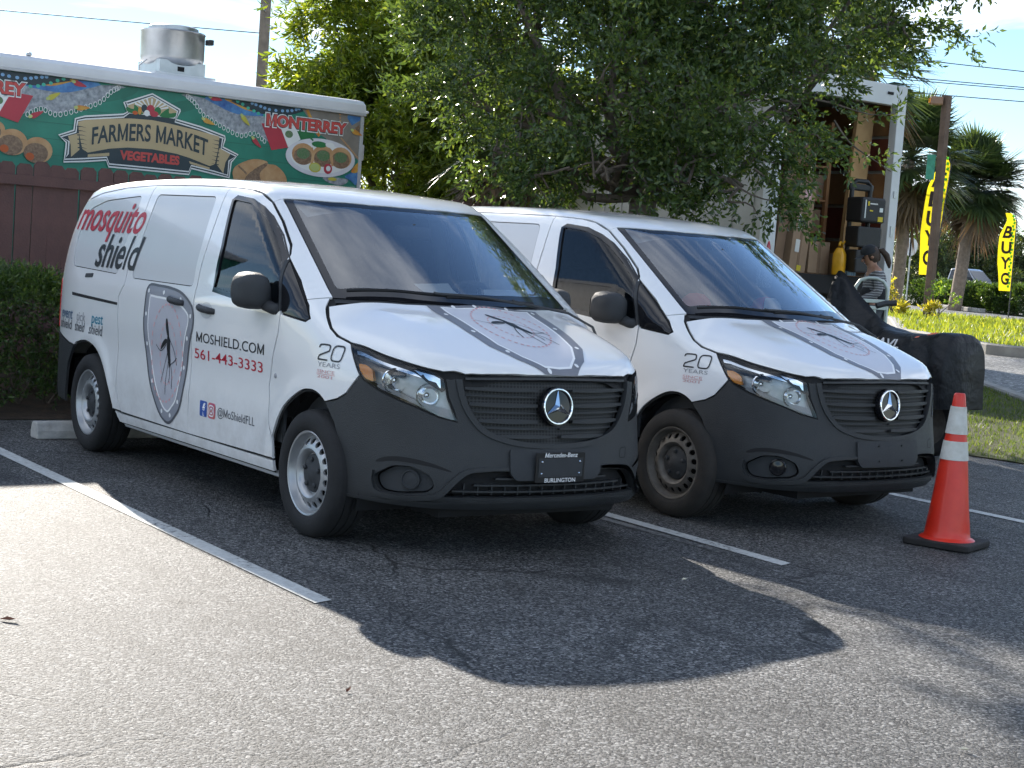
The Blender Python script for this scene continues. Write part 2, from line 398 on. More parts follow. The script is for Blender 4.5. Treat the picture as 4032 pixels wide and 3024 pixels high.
def kerb(name, pts, w_, hgt, dz=0, n=12):
    P = []
    for a, b in zip(pts[:-1], pts[1:]):
        for j in range(n): P.append(np.array(a)+(np.array(b)-np.array(a))*j/n)
    P.append(np.array(pts[-1])); P = np.array(P); d = np.gradient(P, axis=0); d /= np.linalg.norm(d, axis=1)[:, None]; nn = np.stack([-d[:, 1], d[:, 0]], -1)
    rings = []
    for p, q in zip(P, nn):
        z = float(terr(p[0], p[1]))+dz; a = p-q*w_/2; b = p+q*w_/2; c = p-q*w_*.38; e = p+q*w_*.38
        rings.append([(a[0], a[1], z-.1), (a[0], a[1], z+hgt-.02), (c[0], c[1], z+hgt), (e[0], e[1], z+hgt), (b[0], b[1], z+hgt-.02), (b[0], b[1], z-.1)])
    return tag(MB().loft(rings).build(name, 'kerb_concrete'), kind='structure')
kerb('kerb', KB, .22, .20)
kerb('kerb', [(30, 9.8), (-3, 9.9), (-4, 10.48), (-5.4, 11.43)], .18, .05)
# grass blades
def blades(name, poly, n_, hgt, mat, dz, seed, label, cat='grass', wd=.006):
    rg = np.random.default_rng(seed); poly = np.array(poly, float); lo_, hi = poly.min(0), poly.max(0); P = rg.uniform(lo_, hi, (n_*3, 2)); P = P[inpoly(P, poly)][:n_]
    n = len(P); a = rg.uniform(0, 6.28, n); L = hgt*rg.uniform(.5, 1.3, n); z = terr(P[:, 0], P[:, 1])+dz; ln = rg.uniform(.1, .8, n)*L
    b = rg.uniform(0, 6.28, n); w2 = wd
    V = np.zeros((n, 3, 3)); V[:, 0] = np.stack([P[:, 0]-w2*np.cos(a), P[:, 1]-w2*np.sin(a), z], -1); V[:, 1] = np.stack([P[:, 0]+w2*np.cos(a), P[:, 1]+w2*np.sin(a), z], -1)
    V[:, 2] = np.stack([P[:, 0]+ln*np.cos(b), P[:, 1]+ln*np.sin(b), z+L], -1)
    o = mk(name, V.reshape(-1, 3), np.arange(n*3).reshape(-1, 3), mat); return tag(o, label, cat, kind='stuff')
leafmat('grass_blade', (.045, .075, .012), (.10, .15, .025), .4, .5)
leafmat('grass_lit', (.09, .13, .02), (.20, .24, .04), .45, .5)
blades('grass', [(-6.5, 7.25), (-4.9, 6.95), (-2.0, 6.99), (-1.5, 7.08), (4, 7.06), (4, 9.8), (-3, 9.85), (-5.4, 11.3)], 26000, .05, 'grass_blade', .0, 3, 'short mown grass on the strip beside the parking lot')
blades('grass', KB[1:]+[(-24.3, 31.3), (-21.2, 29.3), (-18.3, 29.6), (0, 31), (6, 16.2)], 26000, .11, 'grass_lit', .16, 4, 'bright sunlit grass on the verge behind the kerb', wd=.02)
# ------------------------------------------------------------------ van body surface (implicit form)
def curve(xs,ys,sm=0.0,n=600):
    """smooth 1D curve: monotone cubic through points, gaussian smoothed, as dense lookup"""
    xs=np.array(xs,float);ys=np.array(ys,float)
    h=np.diff(xs);d=np.diff(ys)/h;m=np.zeros(len(xs))
    for i in range(1,len(xs)-1):
        if d[i-1]*d[i]>0:
            w1=2*h[i]+h[i-1];w2=h[i]+2*h[i-1];m[i]=(w1+w2)/(w1/d[i-1]+w2/d[i])
    m[0]=d[0];m[-1]=d[-1]
    X=np.linspace(xs[0],xs[-1],n);k=np.clip(np.searchsorted(xs,X)-1,0,len(xs)-2)
    t=(X-xs[k])/h[k]
    Y=(2*t**3-3*t**2+1)*ys[k]+(t**3-2*t**2+t)*h[k]*m[k]+(-2*t**3+3*t**2)*ys[k+1]+(t**3-t**2)*h[k]*m[k+1]
    if sm>0:
        dx=X[1]-X[0];r=int(3*sm/dx)+1;g=np.exp(-.5*(np.arange(-r,r+1)*dx/sm)**2);g/=g.sum()
        e=np.concatenate([Y[0]+(np.arange(-r,0))*(Y[1]-Y[0]),Y,Y[-1]+np.arange(1,r+1)*(Y[-1]-Y[-2])])
        Y=np.convolve(e,g,'valid')
    return lambda q:np.interp(q,X,Y)
def smax(a,b,k):
    h=np.maximum(k-np.abs(a-b),0)/k
    return np.maximum(a,b)+h*h*k*.25
def smin(a,b,k):return -smax(-a,-b,k)
def sstep(a,b,x):
    t=np.clip((x-a)/(b-a),0,1);return t*t*(3-2*t)
wz=curve([.1,.2,.27,.34,.45,.56,.75,.96,1.08,1.17,1.195,1.23,1.34,1.5,1.65,1.78,1.95],
         [.84,.90,.937,.952,.960,.963,.955,.966,.964,.960,.955,.946,.928,.885,.838,.792,.72],.012)
xf=curve([.1,.2,.25,.30,.36,.44,.50,.60,.70,.80,.90,.96,1.05,1.3],
         [.70,.80,.875,.915,.926,.926,.920,.902,.887,.876,.866,.852,.81,.66],.02)
pf=curve([0,.2,.4,.55,.68,.78,.86,.92,.96,1.0],[0,.010,.044,.090,.175,.30,.48,.70,.95,1.35],.03)
xr=curve([.1,.3,.5,.9,1.15,1.4,1.7,1.85,1.95],[-4.12,-4.20,-4.23,-4.23,-4.21,-4.12,-3.95,-3.85,-3.78],.03)
pr=curve([0,.4,.6,.75,.84,.90,.94,.97,1.0],[0,.012,.035,.085,.17,.29,.46,.7,1.0],.02)
hood=curve([-1,-.1,.0,.1,.3,.5,.7,.8,.86,.92,1.1],[1.29,1.268,1.252,1.232,1.182,1.118,1.040,.992,.955,.905,.70],.035)
roofz=curve([-4.4,-4.1,-3.8,-3.4,-2.8,-2.2,-1.7,-1.3,-1.0,-.7,-.3,.5],[1.66,1.76,1.835,1.88,1.905,1.914,1.908,1.888,1.858,1.806,1.72,1.5],.06)
def bT(x,y):
    a=np.abs(y)
    h=hood(x)-.06*a*a-1.0*np.maximum(a-.55,0)**2
    w=1.235+.615*(.125-.36*a*a-x)
    r=roofz(x)-.045*a*a
    hw=smax(h,w,.03)
    return smin(r,hw,.07)
def bS(x,z):
    w=wz(z)
    t=np.clip((x+.35)/.6,0,2.2)
    w=w-.085*t*t*sstep(.72,1.02,z)
    # arch flares
    for cx in(0.,-3.2):
        d=np.sqrt((x-cx)**2+(z-.335)**2)
        w=w+.010*np.exp(-((d-.455)/.05)**2)*sstep(.25,.5,z)
    return w
def bF(p):
    x,y,z=p[...,0],p[...,1],p[...,2];a=np.abs(y)
    side=a-bS(x,z)
    top=(z-bT(x,y))*.9
    front=x-(xf(z)-pf(a))
    front=front*(.35+.65*np.clip((1.0-a)/.45,0,1))
    rear=(xr(z)+pr(a)-x)
    rear=rear*(.4+.6*np.clip((1.0-a)/.4,0,1))
    k1=np.where(x>-.2,.05,.09)
    f=smax(side,top,.10)
    f=smax(f,front,.05)
    f=smax(f,rear,.08)
    f=smax(f,.17-z,.05)
    return f
def cast(o,d,L=3.0,n=90):
    """first surface hit from outside along unit rays o+t*d"""
    o=np.asarray(o,float);d=np.asarray(d,float)
    N=len(o);t0=np.zeros(N);t1=np.full(N,np.nan);found=np.zeros(N,bool)
    fp=bF(o);ts=np.linspace(0,L,n+1)[1:];prev=np.zeros(N)
    for t in ts:
        f=bF(o+t*d);hit=(~found)&(f<=0)
        t0[hit]=prev[hit];t1[hit]=t;found|=hit;prev[:]=t
        if found.all():break
    t1=np.where(found,t1,np.nan)
    a=t0.copy();b=np.where(found,t1,0)
    for _ in range(30):
        m=.5*(a+b);f=bF(o+m[:,None]*d);ins=f<=0
        b=np.where(ins,m,b);a=np.where(ins,a,m)
    P=o+b[:,None]*d;P[~found]=np.nan
    return P
def normal(P,e=2e-3):
    g=np.stack([bF(P+np.eye(3)[i]*e)-bF(P-np.eye(3)[i]*e) for i in range(3)],-1)
    return g/np.maximum(np.linalg.norm(g,axis=-1,keepdims=True),1e-9)
AX=-.3
def surf(q,proj):
    """2D panel coordinates -> point on the body. side:(x,z) top:(x,y) front:(y,z) cyl:(th,z)"""
    q=np.asarray(q,float);N=len(q);o=np.zeros((N,3));d=np.zeros((N,3))
    if proj=='side': o[:,0]=q[:,0];o[:,1]=-1.4;o[:,2]=q[:,1];d[:,1]=1;L=1.4
    elif proj=='top': o[:,0]=q[:,0];o[:,1]=q[:,1];o[:,2]=2.2;d[:,2]=-1;L=2.
    elif proj=='front': o[:,0]=1.4;o[:,1]=q[:,0];o[:,2]=q[:,1];d[:,0]=-1;L=2.6
    elif proj=='rear': o[:,0]=-4.8;o[:,1]=q[:,0];o[:,2]=q[:,1];d[:,0]=1;L=2.
    elif proj=='cyl':
        c,s=np.cos(q[:,0]),np.sin(q[:,0]);r=2.0
        o[:,0]=AX+r*c;o[:,1]=r*s;o[:,2]=q[:,1];d[:,0]=-c;d[:,1]=-s;L=1.9
    return cast(o,d,L,60)
# ------------------------------------------------------------------ van materials
def bodypaint():
    mt, t = newmat('white_paint'); co = node(t, 'ShaderNodeTexCoord').outputs['Object']; z = node(t, 'ShaderNodeSeparateXYZ', {0: co}).outputs['Z']
    mr = node(t, 'ShaderNodeMapRange', {0: z, 1: .78, 2: .28, 3: 0., 4: .42}); mr.clamp = True
    nz = node(t, 'ShaderNodeTexNoise', {'Vector': co, 'Scale': 7., 'Detail': 8, 'Roughness': .75}).outputs['Fac']; nr = ramp(t, nz, [(.38, g4(0)), (.68, g4(1))])
    f = node(t, 'ShaderNodeMath', {0: mr.outputs[0], 1: nr}, operation='MULTIPLY').outputs[0]
    k = node(t, 'ShaderNodeMix', data_type='RGBA'); t.links.new(f, k.inputs[0]); k.inputs[6].default_value = (.82, .82, .82, 1); k.inputs[7].default_value = (.33, .30, .26, 1)
    ro = node(t, 'ShaderNodeMath', {0: f, 1: .5, 2: .28}, operation='MULTIPLY_ADD').outputs[0]; n2 = node(t, 'ShaderNodeTexNoise', {'Vector': co, 'Scale': 3.5, 'Detail': 2}).outputs['Fac']
    bp = node(t, 'ShaderNodeBump', {'Strength': .04, 'Distance': .01, 'Height': n2}).outputs[0]
    outp(t, node(t, 'ShaderNodeBsdfPrincipled', {'Base Color': k.outputs[2], 'Roughness': ro, 'Coat Weight': .9, 'Coat Roughness': .03, 'Coat Normal': bp}).outputs[0])
bodypaint()
pm('grey_paint', (.60, .61, .62), .38, var=.02, vs=2, coat=.5)
pm('black_plastic', (.030, .033, .037), .62, var=.15, vs=9, bump=.35, bs=420, rvar=.08)
pm('bumper_plastic', (.030, .032, .034), .52, vs=5, bump=.35, bs=260, rvar=.13, col2=(.019, .021, .023))
pm('gap_black', (.008, .008, .009), .8, var=.1)
pm('gloss_black', (.010, .010, .012), .08, var=.1)
pm('rubber', (.013, .013, .014), .82, var=.25, vs=14, bump=.3, bs=160)
pm('dirty_rubber', (.034, .029, .025), .85, col2=(.018, .017, .016), vs=9, bump=.3, bs=160)
pm('steel_wheel', (.42, .43, .44), .36, metal=.65, var=.08, vs=14)
pm('dusty_wheel', (.19, .175, .155), .6, metal=.45, col2=(.10, .09, .08), vs=12)
pm('chrome', (.85, .86, .88), .07, metal=1, var=.02)
pm('reflector', (.75, .77, .8), .13, metal=1, var=.1, vs=30)
pm('lamp_grey', (.46, .48, .50), .35, metal=.4, var=.15, vs=20)
pm('amber', (.85, .30, .015), .25, var=.05, coat=.6)
pm('tail_red', (.45, .012, .015), .15, var=.05, coat=.8)
pm('interior', (.055, .058, .062), .75, var=.15, vs=12, bump=.2, bs=200)
pm('seat_fabric', (.065, .068, .075), .9, var=.2, vs=30, bump=.3, bs=300)
pm('interior_light', (.32, .33, .33), .8, var=.05)
pm('decal_red', (.46, .012, .035), .4, var=.04)
pm('decal_black', (.012, .013, .018), .4, var=.04)
pm('decal_grey', (.085, .09, .105), .4, var=.08)
pm('decal_light', (.46, .46, .51), .4, var=.06, vs=2)
pm('hood_grey', (.19, .195, .22), .35, var=.08)
pm('hood_field', (.60, .60, .64), .32, var=.05, vs=2)
pm('decal_mid', (.26, .27, .31), .4, var=.1, vs=3)
pm('decal_white', (.82, .82, .82), .35, var=.02)
pm('decal_pink', (.66, .36, .37), .4, var=.04)
pm('decal_softgrey', (.34, .34, .36), .4, var=.04)
pm('decal_navy', (.05, .11, .20), .4, var=.05)
pm('decal_teal', (.02, .24, .36), .4, var=.05)
pm('decal_blue', (.03, .09, .36), .4, var=.03)
pm('decal_pinkdark', (.45, .05, .25), .4, col2=(.75, .28, .03), vs=9)
glassmat('window_glass', (.38, .42, .43), .8, 1.55)
glassmat('windshield_glass', (.86, .91, .93), 2.5, 1.6)
glassmat('lamp_lens', (.92, .94, .95), 1.0, 1.45)
def perforated():
    mt, t = newmat('grille_mesh'); co = node(t, 'ShaderNodeTexCoord').outputs['Object']
    mp = node(t, 'ShaderNodeMapping', {'Vector': co, 'Scale': (0, 52., 62.)}).outputs[0]
    vo = node(t, 'ShaderNodeTexVoronoi', {'Vector': mp, 'Scale': 1., 'Randomness': .0}).outputs['Distance']
    c = ramp(t, vo, [(.33, g4(.004)), (.40, g4(.03))])
    outp(t, node(t, 'ShaderNodeBsdfPrincipled', {'Base Color': c, 'Roughness': .6}).outputs[0])
perforated()

def expand(poly, d):
    P = np.array(poly, float); a = np.roll(P, 1, 0); b = np.roll(P, -1, 0); t = b-a
    t /= np.maximum(np.linalg.norm(t, axis=1), 1e-9)[:, None]
    ar = np.sum(P[:, 0]*b[:, 1]-b[:, 0]*P[:, 1]); s = 1 if ar > 0 else -1
    return P+np.stack([t[:, 1], -t[:, 0]], -1)*d*s
def refine(v, f, L):
    v = [np.array(p, float) for p in v]; T3 = []
    for q in f:
        for i in range(1, len(q)-1): T3.append((q[0], q[i], q[i+1]))
    for _ in range(6):
        mid = {}; out = []; ch = False
        def md(a, b):
            k = (min(a, b), max(a, b))
            if np.linalg.norm(v[a]-v[b]) <= L: return None
            if k not in mid: v.append((v[a]+v[b])/2); mid[k] = len(v)-1
            return mid[k]
        for a, b, c in T3:
            m0, m1, m2 = md(a, b), md(b, c), md(c, a); k = [m0, m1, m2]
            if k == [None]*3: out.append((a, b, c)); continue
            ch = True
            poly = [a]+([m0] if m0 is not None else [])+[b]+([m1] if m1 is not None else [])+[c]+([m2] if m2 is not None else [])
            if None not in k: out += [(a, m0, m2), (m0, b, m1), (m2, m1, c), (m0, m1, m2)]
            else:
                st = poly.index(next(x for x in k if x is not None)); poly = poly[st:]+poly[:st]
                for i in range(1, len(poly)-1): out.append((poly[0], poly[i], poly[i+1]))
        T3 = out
        if not ch: break
    return np.array(v), T3
FLIP = {'rear'}
def onbody(q, f, proj, off):
    P = surf(q, proj); ok = ~np.isnan(P[:, 0]); N = np.zeros_like(P); N[ok] = normal(P[ok]); P = P+N*off
    f = [t for t in f if all(ok[i] for i in t)]
    P[~ok] = 0
    if proj in FLIP: f = [tuple(reversed(t)) for t in f]
    return P, N, f
def finish(name, P, N, f, mat, parent, skirt=0, sides='R'):
    P = list(P); N = list(N); f = list(f)
    if skirt:
        bd = boundary(f); P0 = np.array(P)
        for a, b in bd:
            e = P0[b]-P0[a]; s = np.cross(e, N[a]); s = s/max(1e-9, np.linalg.norm(s))
            i = len(P); P += [P0[a], P0[b], P0[b]-N[b]*skirt, P0[a]-N[a]*skirt]; N += [s]*4; f.append((i+1, i, i+3, i+2))
    P = np.array(P); N = np.array(N); os_ = []
    nn = np.linalg.norm(N, axis=1) < .1; N[nn] = (0, 0, 1)
    for sd_ in sides:
        if sd_ == 'L': os_.append(mk(name, P*(1, -1, 1), [tuple(reversed(t)) for t in f], mat, parent, True, N*(1, -1, 1)))
        else: os_.append(mk(name, P, f, mat, parent, True, N))
    return os_
SHELL = []
def panel(name, poly, proj, mat, parent, holes=(), off=0, h=.035, skirt=.016, gap=.0055, sides='RL', under=True):
    pl = expand(poly, -gap) if gap else np.array(poly); hs = [expand(q, gap) if gap else q for q in holes]
    v, f = fill(pl, hs, h); P, N, f = onbody(v, f, proj, off)
    if under:
        v2, f2 = fill(expand(poly, .010), [expand(q, -.012) for q in holes], .07); P2, N2, f2 = onbody(v2, f2, proj, off-.013)
        for sd_ in sides: SHELL.append((P2, f2) if sd_ == 'R' else (P2*(1, -1, 1), [tuple(reversed(t)) for t in f2]))
    return finish(name, P, N, f, mat, parent, skirt, sides)
def decal(name, v, f, proj, mat, parent, off=.002, L=.06, sides='R'):
    v, f = refine(v, f, L); P, N, f = onbody(v, f, proj, off); return finish(name, P, N, f, mat, parent, 0, sides)
def shape(polys, h=.05): return merge([fill(p, hs, h) for p, hs in polys])
def to2(pts, frm, to):
    P = surf(np.array(pts, float), frm)
    if to == 'side': return np.stack([P[:, 0], P[:, 2]], -1)
    if to == 'top': return np.stack([P[:, 0], P[:, 1]], -1)
    if to == 'cyl': return np.stack([np.arctan2(P[:, 1], P[:, 0]-AX), P[:, 2]], -1)
def lin(a, b, n=10): return [tuple(np.array(a)+(np.array(b)-np.array(a))*i/n) for i in range(n+1)]
def msym(half): return list(half)+[(-a, b) for a, b in reversed(half)]      # mirror cyl/front outlines about 0

DITCH = [(-.521, 1.469), (-.578, 1.521), (-.768, 1.651), (-.94, 1.756), (-1.076, 1.806), (-1.217, 1.826), (-1.5, 1.838), (-2.0, 1.845), (-2.62, 1.842), (-3.1, 1.822), (-3.5, 1.78), (-3.72, 1.72)]
WSB = [(-.131, -.775), (-.071, -.656), (.015, -.431), (.070, -.2), (.085, 0)]
WST = [(-.935, -.687), (-.845, -.453), (-.785, -.2), (-.772, 0)]
HOODS = [(-.085, -.825), (-.021, -.857), (.047, -.874), (.114, -.872), (.224, -.855)]
HOODF = [(.224, -.855), (.336, -.829), (.48, -.781), (.597, -.728), (.702, -.651), (.778, -.534), (.80, -.47), (.831, -.287), (.847, 0)]
HL = [(-1.014, 1.039), (-.975, .973), (-.94, .917), (-.895, .871), (-.812, .83), (-.721, .796), (-.623, .762), (-.546, .728), (-.464, .707), (-.484, .76), (-.509, .822), (-.526, .915), (-.564, .94), (-.676, .969), (-.815, .999), (-.928, 1.029)]
GR = [(-.461, .921), (-.45, .862), (-.424, .781), (-.382, .71), (-.328, .657), (-.228, .618), (-.112, .6), (0, .596)]
def _sm(P, n=4): return [tuple(p) for p in cr(P, n, False)]
BL = [(.118, .727), (.21, .752), (.273, .788), (.323, .85), (.353, .891)]
ARCHF = [(-.382, .360), (-.385, .43), (-.36, .511), (-.27, .652), (-.114, .754), (-.014, .776), (.06, .762), (.118, .727)]
ARCHF = _sm(ARCHF)
ARCHR = [(-3.62, .40), (-3.57, .58), (-3.45, .712), (-3.34, .748), (-3.2, .757), (-3.03, .715), (-2.86, .605), (-2.76, .48), (-2.70, .352)]
ARCHR = _sm(ARCHR)
DOORF = [(-.498, 1.446), (-.366, 1.155), (-.375, 1.039), (-.425, .895), (-.461, .751), (-.433, .613), (-.385, .499), (-.382, .360)]
GLASS = [(-1.262, 1.226), (-1.262, 1.319), (-1.289, 1.48), (-1.355, 1.70), (-1.368, 1.757), (-1.335, 1.776), (-1.112, 1.758), (-.963, 1.716), (-.846, 1.664), (-.676, 1.562), (-.525, 1.452), (-.392, 1.166), (-.821, 1.190)]
QUART = [(-.485, 1.432), (-.325, 1.322), (-.163, 1.203), (-.100, 1.146), (-.116, 1.133), (-.356, 1.157)]
SLR = [(-2.60, 1.24), (-2.595, 1.183), (-2.673, 1.10), (-2.651, .785), (-2.644, .503), (-2.60, .408), (-2.56, .352)]

def hood_front():
    tp = cr([HL[0], HL[15], HL[14], HL[13], HL[12], (-.535, .930)], 5, False)
    q = to2(tp, 'cyl', 'top'); return [tuple(p) for p in q]+[(.785, -.51), (.808, -.42), (.826, -.31), (.841, -.17), (.847, 0)]
def lathe_y(prof, n, c): return MB().lathe(prof, n, 'y', c)
def make_wheel(parent, x, side, tyre_mat, rim_mat, cap_mat='black_plastic'):
    s = side; wy = .838*s
    w_ = empty('wheel', (x, wy, .337)); w_.parent = parent
    def q(r, d): return (r, d*s)                        # d outward
    tp = [(.222, .093), (.228, .106), (.25, .116), (.285, .117), (.312, .108), (.328, .095), (.335, .075), (.3375, .05), (.331, .049), (.331, .043), (.338, .042), (.339, .01), (.332, .009), (.332, -.003), (.339, -.004), (.338, -.04), (.331, -.041), (.331, -.047), (.3375, -.048), (.334, -.08), (.31, -.108), (.25, -.116), (.222, -.1)]
    tb = MB().lathe([q(r, d) for r, d in tp], 72, 'y')
    tb.v = [(a, b, max(c, -.331)) for a, b, c in tb.v]
    tb.build('tyre', tyre_mat, w_, True, 50)
    rm = MB()
    rm.lathe([q(r, d) for r, d in [(.222, .088), (.226, .100), (.221, .104), (.213, .101), (.209, .090), (.204, .078), (.199, .066), (.194, .060)]], 64, 'y')
    rm.lathe([q(r, d) for r, d in [(.138, .092), (.132, .094), (.123, .090), (.114, .078), (.107, .060), (.06, .056), (0.001, .056)]], 64, 'y')
    # vented ring, unrolled and punched
    R0, R1, nh = .138, .194, 18; rc = .168; Lc = 2*math.pi*rc
    v, f = fill([(0, R0), (Lc, R0), (Lc, R1), (0, R1)], [ell((k+.5)*Lc/nh, .1675, .0175, .0170, 14) for k in range(nh)], .013)
    prof = curve([R0, .148, .165, .18, R1], [.092, .090, .082, .070, .060])
    th = v[:, 0]/rc; d = prof(v[:, 1]); P = np.stack([v[:, 1]*np.cos(th), d*s, v[:, 1]*np.sin(th)], -1)
    rm.add(P, f if s > 0 else f)
    bd = boundary(f); 
    for a, b in bd:
        if R0+.002 < v[a, 1] < R1-.002 and .001 < v[a, 0] < Lc-.001: rm.add([P[a], P[b], P[b]-(0, .012*s, 0), P[a]-(0, .012*s, 0)], [(0, 1, 2, 3)])
    rm.build('rim', rim_mat, w_, True, 40)
    lathe_y([q(.20, .01), (.02, .008*s)], 40, (0, 0, 0)).build('brake_drum', 'gap_black', w_)
    cp = MB().lathe([q(r, d) for r, d in [(.104, .057), (.100, .068), (.086, .074), (.050, .076), (.040, .082), (.001, .083)]], 40, 'y')
    for k in range(5):
        a = k*2*math.pi/5+.3; cx, cz = .074*math.cos(a), .074*math.sin(a); cp.lathe([q(.013, .070), q(.013, .084), q(.009, .087), (.001, .087*s)], 10, 'y', (cx, 0, cz))
    cp.build('hub_cap', cap_mat, w_, True, 40)
    return w_

def make_van():
    SHELL.clear()
    van = empty('delivery_van')
    # --- outer panels
    ditch3 = to2(DITCH, 'side', 'top')
    wsR = lin(WSB[0], WST[0], 12)
    wpoly = [tuple(p) for p in WSB]+[(x, -y) for x, y in reversed(WSB[:-1])]+[(x, -y) for x, y in WST]+[tuple(p) for p in reversed(WST[:-1])]
    wpoly = wpoly[::1]
    ins = expand(wpoly, -.045)
    ins = np.array([(x-.045 if x > -.25 else x, y) for x, y in ins])
    ws = panel('windshield', rnd(ins, .03), 'top', 'windshield_glass', van, gap=0, skirt=0, sides='R', under=False, off=-.004, h=.05)[0]
    v, f = fill(wpoly, [rnd(ins, .03)], .04); P, N, f = onbody(v, f, 'top', -.004); finish('windshield_border', P, N, f, 'gloss_black', ws, .01)
    # roof
    wt3 = [tuple(p) for p in WST]+[(x, -y) for x, y in reversed(WST[:-1])]
    wtop_side = to2(wsR, 'top', 'side')                       # windshield side edge in side view
    rl = [tuple(p) for p in ditch3[3:]]                        # from windshield header corner back
    rp = [(x, -y) for x, y in reversed(rl)]
    # roof in top view, reaching the side gutter
    roof = wt3+[(x, -y) for x, y in rl]+[(-3.86, .45), (-3.90, 0), (-3.86, -.45)]+[tuple(p) for p in reversed(rl)]
    rf = panel('roof', roof, 'top', 'white_paint', van, sides='R', h=.05, gap=.002)[0]
    for yy in (-.42, -.14, .14, .42):                          # pressed beads
        vv, ff = stroke([(-1.55, yy), (-2.6, yy), (-3.6, yy)], .05); decal('roof_bead', vv, ff, 'top', 'white_paint', rf, .006, .1)
    # A pillar
    ap = [tuple(p) for p in wtop_side]+[tuple(p) for p in DITCH[3::-1]]+[(-.509, 1.452), (-.325, 1.336), (-.195, 1.238)]
    panel('windshield_pillar', ap, 'side', 'white_paint', van, h=.03, gap=.002)
    # hood
    HOODF = hood_front()
    rear_h = [(x+.028, y) for x, y in WSB[1:]]
    hp = HOODS[:-1]+HOODF+[(x, -y) for x, y in reversed(HOODF[1:-1])]+[(x, -y) for x, y in reversed(HOODS)]+[(x, -y) for x, y in rear_h]+[tuple(p) for p in reversed(rear_h[:-1])]
    hd = panel('hood', hp, 'top', 'white_paint', van, sides='R', h=.035)[0]
    cowl = [(x+.03, y) for x, y in WSB]+[(x+.03, -y) for x, y in reversed(WSB[:-1])]; cowl = [(x-.10, y) for x, y in reversed(cowl)]+cowl
    v, f = fill(cowl, h=.05); P, N, f = onbody(v, f, 'top', -.012); finish('cowl', P, N, f, 'black_plastic', van)
    # fender
    hs = to2(HOODS, 'top', 'side'); hl3 = to2(HL[:3], 'cyl', 'side')
    fp = [tuple(p) for p in hs]+[tuple(p) for p in hl3]+BL[::-1]+[tuple(p) for p in ARCHF[::-1][1:]]+DOORF[::-1][1:-1]+[(-.356, 1.150), (-.118, 1.127), (-.092, 1.140), (-.155, 1.205), (-.195, 1.238), (-.131, 1.258)]
    fn = panel('fender', fp, 'side', 'white_paint', van, h=.03)
    for o, s in zip(fn, (-1, 1)):
        P, N, _ = onbody(np.array([(-.388, .811)]), [], 'side', 0); p = P[0]*(1, -s*-1 if s > 0 else 1, 1)
        MB().lathe([(.001, .004*s), (.013, .004*s), (.015, 0)], 16, 'y', (p[0], abs(p[1])*s, p[2])).build('side_repeater', 'decal_softgrey', o, True)
    # doors
    door = [(-1.49, .345), (-.382, .360)]+DOORF[::-1][1:]+[tuple(p) for p in DITCH[:7]]+[(-1.492, 1.6), (-1.49, 1.2), (-1.487, .9), (-1.49, .6)]
    dr = panel('front_door', door, 'side', 'white_paint', van, holes=[GLASS], h=.035)
    sl = [(-2.56, .347), (-1.49, .345), (-1.49, .6), (-1.487, .9), (-1.49, 1.2), (-1.492, 1.6), (-1.5, 1.838), (-2.0, 1.845), (-2.62, 1.842)]+SLR
    PW1 = rnd([(-1.552, 1.232), (-1.612, 1.772), (-2.50, 1.776), (-2.50, 1.232)], .04)
    sdoor = panel('sliding_door', sl, 'side', 'white_paint', van, holes=[PW1], h=.035)
    PW2 = rnd([(-2.76, 1.245), (-2.76, 1.765), (-3.35, 1.725), (-3.60, 1.66), (-3.655, 1.50), (-3.60, 1.262)], .05)
    qp = SLR[::-1]+[tuple(p) for p in DITCH[8:]]+[(-3.90, 1.5), (-4.03, 1.2), (-4.06, .9), (-4.05, .78), (-3.87, .765), (-3.58, .718), (-3.45, .712)]+[tuple(p) for p in ARCHR[9:]]
    qr = panel('rear_quarter', qp, 'side', 'white_paint', van, holes=[PW2], h=.035)
    for i, s in enumerate('RL'):
        panel('panel_blank', PW1, 'side', 'grey_paint', sdoor[i], off=-.003, gap=0, skirt=.0, sides=s, h=.04)
        panel('panel_blank', PW2, 'side', 'grey_paint', qr[i], off=-.003, gap=0, skirt=.0, sides=s, h=.04)
        panel('window', GLASS, 'side', 'window_glass', dr[i], off=-.008, gap=0, skirt=0, sides=s, under=False, h=.05)
        gv, gf = fill(expand(GLASS, .012), [expand(GLASS, -.016)], .03); P, N, gf = onbody(gv, gf, 'side', .001); finish('window_seal', P, N, gf, 'gloss_black', dr[i], .012, s)
        gv, gf = stroke([(-.502, 1.436), (-.376, 1.164)], .02); P, N, gf = onbody(*refine(gv, gf, .05), 'side', .003); finish('window_divider', P, N, gf, 'black_plastic', dr[i], .01, s)
        gv, gf = fill(rnd([(-3.557, 1.078), (-3.55, 1.056), (-2.684, 1.040), (-2.684, 1.058)], .004), h=.03); P, N, gf = onbody(gv, gf, 'side', .0015); finish('rail_slot', P, N, gf, 'gap_black', qr[i], 0, s)
        gv, gf = fill(rnd([(-3.315, 1.190), (-3.18, 1.198), (-3.18, 1.226), (-3.315, 1.218)], .008), h=.03); P, N, gf = onbody(gv, gf, 'side', .004); finish('latch_cover', P, N, gf, 'black_plastic', qr[i], .006, s)
    panel('quarter_window', rnd(QUART, .015), 'side', 'gloss_black', van, off=-.001, gap=0, skirt=.01, h=.04)
